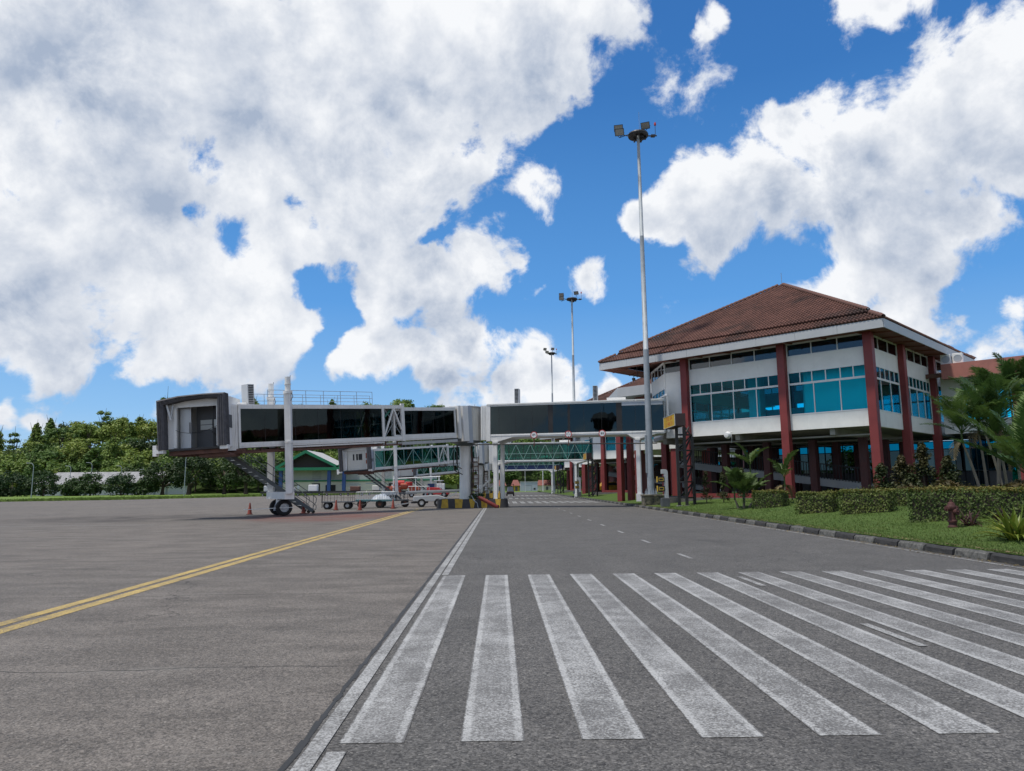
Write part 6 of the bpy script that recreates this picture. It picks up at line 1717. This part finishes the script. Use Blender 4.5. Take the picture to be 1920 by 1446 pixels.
# ---- clipped hedges
def hedge(label, p, L, D, H, seed, dens=1.0):
    t = thing('hedge', label, 'hedge', (p[0], p[1], lawn_z(*p) - .03), PR, 'clipped hedges on the lawn')
    pr = random.Random(seed)
    core = MB(); core.box((.10, .10, 0), (L - .10, D - .10, H - .13)); core.build('hedge_core', M['bark'], t)  # solid dark core box, added so the hedge is not see-through
    vs, fs, v2, f2 = [], [], [], []
    def surf(x, y): return mnoise.noise((x * 1.7 + seed * 7, y * 1.7, .3)) * .07
    area = int((L * H * 2 + D * H * 2) * 620 * dens)
    for k in range(area):
        side = pr.random() * (2 * L + 2 * D); z = pr.uniform(.02, H)
        if side < L: p_ = Vector((side, 0, z)); n = Vector((0, -1, 0))
        elif side < 2 * L: p_ = Vector((side - L, D, z)); n = Vector((0, 1, 0))
        elif side < 2 * L + D: p_ = Vector((0, side - 2 * L, z)); n = Vector((-1, 0, 0))
        else: p_ = Vector((L, side - 2 * L - D, z)); n = Vector((1, 0, 0))
        p_ += n * (surf(p_.x + p_.y, z) + pr.uniform(-.10, .05)) - n * max(0, z - H + .12) * .6
        leaf_quad(vs, fs, p_, n + Vector((pr.uniform(-.8, .8), pr.uniform(-.8, .8), pr.uniform(-.2, .9))), pr.uniform(.035, .075), pr, 1.5)
    for k in range(int(L * D * 900 * dens)):
        x, y = pr.uniform(.0, L), pr.uniform(0, D)
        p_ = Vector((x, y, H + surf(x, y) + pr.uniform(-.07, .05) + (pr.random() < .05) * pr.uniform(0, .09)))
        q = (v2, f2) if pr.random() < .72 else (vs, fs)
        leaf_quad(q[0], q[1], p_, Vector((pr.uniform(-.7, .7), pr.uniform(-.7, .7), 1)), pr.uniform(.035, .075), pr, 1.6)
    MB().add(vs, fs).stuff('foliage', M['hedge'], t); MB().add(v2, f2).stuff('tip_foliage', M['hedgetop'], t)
    return t
hedge('leftmost clipped hedge block beside the bushy palm', (12.75, 36.2), 1.55, .95, .90, 1)
hedge('second clipped hedge block from the left under the young palms', (12.35, 29.9), 1.48, .9, .92, 2)
hedge('third clipped hedge block, below the corner column', (13.05, 27.5), 1.80, .85, .95, 3)
hedge('longest hedge block at the right, behind the hydrant', (12.80, 22.4), 3.0, 1.2, 1.05, 4)
hedge('low unclipped hedge strip behind the gap between the last two blocks', (16.0, 30.2), 1.6, .6, .7, 5)
def ground_cover(label, p, L, D, H, seed):
    t = thing('shrub_bed', label, 'shrub bed', (p[0], p[1], lawn_z(*p) - .03), PR)
    pr = random.Random(seed); vs, fs = [], []
    for k in range(int(L * D * 420)):
        x, y = pr.uniform(0, L), pr.uniform(0, D); h = H * (.75 + .35 * mnoise.noise((x * .8, y * .8, seed)))
        leaf_quad(vs, fs, Vector((x, y, pr.uniform(.1, 1) ** .5 * h)), Vector((pr.uniform(-1, 1), pr.uniform(-1, .4), pr.uniform(.2, 1))), pr.uniform(.07, .16), pr, 2.0)
    MB().add(vs, fs).stuff('foliage', M['shrub'], t)
ground_cover('dark uneven shrub bed between the palms and the longest hedge', (17.2, 31.0), 9.0, 2.4, 1.1, 9)
def cone_shrub(label, p, h, r, seed):
    t = thing('cone_shrub', label, 'shrub', (p[0], p[1], lawn_z(*p)), 0, 'cone shaped shrubs by the corner column')
    MB().add(*crown_verts(seed, spire(r, h * .9, .1, .34), 40, 50, .10)).build('foliage', M['shrub'], t)
    MB().tube((0, 0, 0), (0, 0, h * .8), .04, 6).build('stem', M['bark'], t)
for i, (x, y, h, r, lab) in enumerate(((18.3, 34.0, 1.9, .6, 'small pointed shrub nearest the corner column'), (19.2, 33.8, 2.3, .7, 'pointed shrub with orange tips, second from the column'), (20.1, 33.6, 2.95, .8, 'tallest dark cone shaped shrub right of the corner column'), (20.9, 33.0, 2.2, .75, 'broad dark shrub left of the palm stems'), (18.9, 32.6, 1.3, .7, 'low leafy shrub in front of the pointed ones'))):
    cone_shrub(lab, (x, y), h, r, 140 + i)
for i, (x, y, h, lab) in enumerate(((13.0, 45.0, 1.9, 'slim little conifer left before the oxblood planter'), (13.7, 43.8, 1.7, 'slim little conifer in the middle of the oxblood planter'), (14.6, 42.9, 1.8, 'slim little conifer at the right end of the planter'))):
    t = thing('young_conifer', lab, 'conifer', (x, y, lawn_z(x, y)), 0, 'young conifers before the planter wall')
    MB().add(*crown_verts(150 + i, spire(.34, h, .2, .18), 24, 40, .08)).build('foliage', M['shrub'], t)
    MB().tube((0, 0, 0), (0, 0, h * .7), .03, 6).build('stem', M['bark'], t)

# ---- palms
def frond_mesh(name, L, droop, lw, ll, n, mat, seed, vee=.5):
    pr = random.Random(seed); vs, fs = [], []
    def rach(t):
        return Vector((L * (t - .12 * droop * t * t), 0, L * (.55 * t - droop * .62 * t * t)))
    for i in range(10):
        a, b = rach(i / 10), rach((i + 1) / 10); w = .018 * (1.15 - i / 10)
        o = len(vs); vs += [(a.x, -w, a.z), (a.x, w, a.z), (b.x, w * .9, b.z), (b.x, -w * .9, b.z), (a.x, 0, a.z - w * 1.4), (b.x, 0, b.z - w * 1.3)]
        fs += [(o, o + 1, o + 2, o + 3), (o, o + 3, o + 5, o + 4), (o + 1, o + 4, o + 5, o + 2)]
    for i in range(n):
        t = .16 + .84 * i / (n - 1)
        p = rach(t); q = rach(min(1, t + .03)); tan = (q - p); tan = tan.normalized() if tan.length > 1e-6 else Vector((1, 0, 0))
        s = math.sin(math.pi * min(1, .18 + .78 * t)) ** .6
        for sg in (-1, 1):
            d = (tan * (.55 + .5 * t) + Vector((0, sg * 1.0, vee * .55 + pr.uniform(-.18, .18)))).normalized()
            l = ll * s * pr.uniform(.85, 1.1)
            m1 = p + d * l * .5; e = p + d * l + Vector((0, 0, -l * (.12 + .18 * pr.random())))
            sd_ = d.cross(Vector((0, 0, 1))).normalized() * lw * .5
            o = len(vs); vs += [tuple(p - sd_ * .35), tuple(p + sd_ * .35), tuple(m1 + sd_), tuple(m1 - sd_), tuple(e)]
            fs += [(o, o + 1, o + 2, o + 3), (o + 3, o + 2, o + 4)]
    return MB().add(vs, fs).mesh(name, mat)
FR_A = [frond_mesh('frond', 1.9, .5, .042, .56, 30, M['palm'], s, .6) for s in (1, 2)]
FR_B = [frond_mesh('frond', 1.6, .6, .055, .50, 24, M['palm'], s, .3) for s in (3, 4)]
FR_C = [frond_mesh('frond', 2.6, .35, .06, .72, 40, M['palm'], s, .7) for s in (5, 6)]
FR_Y = [frond_mesh('frond', 1.25, .55, .07, .42, 20, M['palmyoung'], s, .8) for s in (7, 8)]
FR_D = [frond_mesh('dry_frond', 1.1, 1.5, .06, .35, 16, M['palmdry'], s, .1) for s in (9, 10)]
def palm(name, label, loc, stems, fr, nf, seed, fsc=1.0, stemmat='stem', up=(.35, 1.25), group='palms in front of the terminal', dry=0, stemr=.055):
    t = thing(name, label, 'palm', loc, 0, group); pr = random.Random(seed)
    for (dx, dy, lx, ly, h) in stems:
        m = MB(); pts = []
        for i in range(7):
            u = i / 6; pts.append(Vector((dx + lx * u ** 1.4, dy + ly * u ** 1.4, h * u)))
        for i in range(6): m.tube(pts[i], pts[i + 1], stemr * (1.25 - .09 * i), 8, stemr * (1.16 - .09 * i), cap=False)
        m.build('stem', M[stemmat], t, smooth=True)
        top = pts[-1]
        m = MB(); m.tube(top - Vector((0, 0, .02)), top + Vector((lx * .05, ly * .05, .5)), stemr * .95, 8, stemr * .5, cap=False); m.build('crownshaft', M['palmyoung'], t, smooth=True)
        for k in range(nf):
            a = 6.283 * k / nf * 1.0 + pr.uniform(-.5, .5); el = pr.uniform(*up)
            s = fsc * pr.uniform(.8, 1.15)
            o = inst('frond', pr.choice(fr), t, tuple(top + Vector((0, 0, .42))), (0, -el + .5, a), (s, s, s))
            o.rotation_mode = 'XYZ'
        for k in range(dry):
            inst('dry_frond', pr.choice(FR_D), t, tuple(top + Vector((0, 0, .1))), (0, pr.uniform(.3, .7), pr.uniform(0, 6.28)))
    return t
palm('palm_clump', 'feathery palm clump with leaning stems right of the cone shrubs', (20.4, 29.6, lawn_z(20, 30)), [(-.3, 0, -.55, .1, 2.6), (.1, .2, -.15, 0, 3.0), (.35, -.1, .25, -.1, 3.25), (.15, -.3, .05, -.2, 2.2)], FR_A, 15, 21, 1.0, up=(.5, 1.6), dry=1)
palm('palm_clump', 'tall bushy palm clump with broad leaflets before the salmon fascia', (24.4, 33.2, lawn_z(24, 33)), [(-.8, 0, -.7, .3, 4.2), (-.4, .3, -.4, 0, 4.8), (0, 0, .1, .2, 5.1), (.4, .3, .6, -.1, 4.9), (.7, -.2, 1.0, .2, 4.5), (1.1, .1, 1.7, .1, 4.8), (.1, -.5, -.2, -.5, 4.1), (1.6, .3, 2.2, .3, 4.4)], FR_B, 15, 22, 1.0, up=(.1, 1.6))
palm('palm', 'near palm with long upright fronds at the right edge', (16.35, 22.0, lawn_z(16, 22)), [(0, 0, .05, .05, 1.0), (.25, .3, .2, .1, .7)], FR_C, 9, 23, .88, 'stemred', (.45, 1.45))
palm('young_palm', 'slim young palm with orange stem behind the first hedge', (13.85, 39.0, .45), [(0, 0, -.1, 0, 1.75)], FR_Y, 6, 24, 1.0, 'stemred', (.5, 1.45))
palm('young_palm', 'young palm with pale dry fronds before the middle column', (14.75, 37.0, .45), [(0, 0, .05, 0, 1.0)], FR_Y, 6, 25, 1.2, 'stem', (.4, 1.45), dry=3)
palm('bushy_palm', 'low bushy yellow green palm left of the first hedge', (12.75, 37.6, lawn_z(12.7, 37)), [(-.25, 0, -.15, 0, .45), (.1, .1, .1, .1, .6), (.3, -.1, .3, 0, .4), (0, -.2, -.05, -.1, .3)], FR_Y, 7, 26, 1.0, 'stem', (.5, 1.45))
# ---- strap leaved plants
def rosette(name, label, p, n, L, w, mat, seed, up=(.5, 1.4), cat='plant'):
    t = thing(name, label, cat, (p[0], p[1], lawn_z(*p) - .02), 0); pr = random.Random(seed)
    for k in range(n):
        a = pr.uniform(0, 6.283); el = pr.uniform(*up); l = L * pr.uniform(.7, 1.1); vs, fs = [], []
        ox, oy = pr.uniform(-.12, .12), pr.uniform(-.12, .12)
        for i in range(6):
            u = i / 5; r = l * u * math.cos(el) * (1 + .3 * u); z = l * u * math.sin(el) - l * u * u * u * .45 * math.cos(el)
            ww = w * (.55 + .9 * u if u < .5 else 1.0) * (1 - max(0, u - .55) / .46) * .5
            c, s = math.cos(a), math.sin(a)
            vs += [(ox + r * c - ww * s, oy + r * s + ww * c, z + ww * .5), (ox + r * c, oy + r * s, z), (ox + r * c + ww * s, oy + r * s - ww * c, z + ww * .5)]
        fs = [(i * 3 + j, i * 3 + j + 1, i * 3 + j + 4, i * 3 + j + 3) for i in range(5) for j in (0, 1)]
        MB().add(vs, fs).build('leaf', mat, t, smooth=True)
rosette('crinum_plant', 'yellow green strap leaved plant by the kerb at the right edge', (11.85, 16.5), 70, .95, .085, M['crinum'], 31, (.35, 1.45))
rosette('bromeliad', 'dark red bromeliad with pale tips right of the hydrant', (13.15, 20.0), 30, .56, .065, M['cordy'], 32, (.25, 1.3))
rosette('bromeliad', 'second dark red bromeliad behind the yellow green plant', (13.75, 19.4), 22, .55, .075, M['cordy'], 33, (.25, 1.3))
rosette('island_weed', 'green weeds growing on the painted island beside the column', (-1.6, 54.6), 1, .01, .01, M['crinum'], 34) if False else None
wt = thing('weed_tuft', 'green weeds growing on the painted island beside the column', 'weeds', (-1.7, 54.9, .6))
vs, fs = crown_verts(170, dome(.8, .28, .12, .25), 16, 40, .10); MB().add(vs, fs).build('foliage', M['bushleaf'], wt)
# ---- lawn grass, blade by blade near the kerb
pr = random.Random(5); vs, fs = [], []
for k in range(30000):
    x = 10.2 + 7.5 * pr.random() ** 1.5; y = 13 + 34 * pr.random() ** 1.6
    z = lawn_z(x, y) - .01 + 0.05 * (mnoise.noise((x * .35, y * .35, 3))) * min(1, (x - 10.15) * .8)
    for b in range(2):
        h = pr.uniform(.025, .075) * (1.6 if pr.random() < .06 else 1); w = pr.uniform(.006, .014); a = pr.uniform(0, 3.14); dx, dy = math.cos(a) * w, math.sin(a) * w
        lx, ly = pr.uniform(-.05, .05), pr.uniform(-.05, .05); jx, jy = pr.uniform(-.03, .03), pr.uniform(-.03, .03)
        o = len(vs); vs += [(x + jx - dx, y + jy - dy, z), (x + jx + dx, y + jy + dy, z), (x + jx + lx, y + jy + ly, z + h)]; fs.append((o, o + 1, o + 2))
gm = leaf_mat('grass_blades', [(0.045, 0.085, 0.018), (0.085, 0.14, 0.03), (0.15, 0.18, 0.05)], .9, .6)
o = MB().add(vs, fs).build('lawn_grass', gm); o['kind'] = 'stuff'
# leaf litter and gravel where lawn meets kerb
vs, fs = [], []
for k in range(2600):
    y = 12 + 45 * pr.random() ** 1.5; x = 10.17 + pr.random() ** 2 * .25 if pr.random() < .6 else 9.93 - pr.random() ** 2 * .35
    z = (.20 if x > 10 else .012); leaf_quad(vs, fs, Vector((x, y, z)), Vector((pr.uniform(-.4, .4), pr.uniform(-.4, .4), 1)), pr.uniform(.015, .05), pr, 1.6)
o = MB().add(vs, fs).build('leaf_litter', M['palmdry']); o['kind'] = 'stuff'
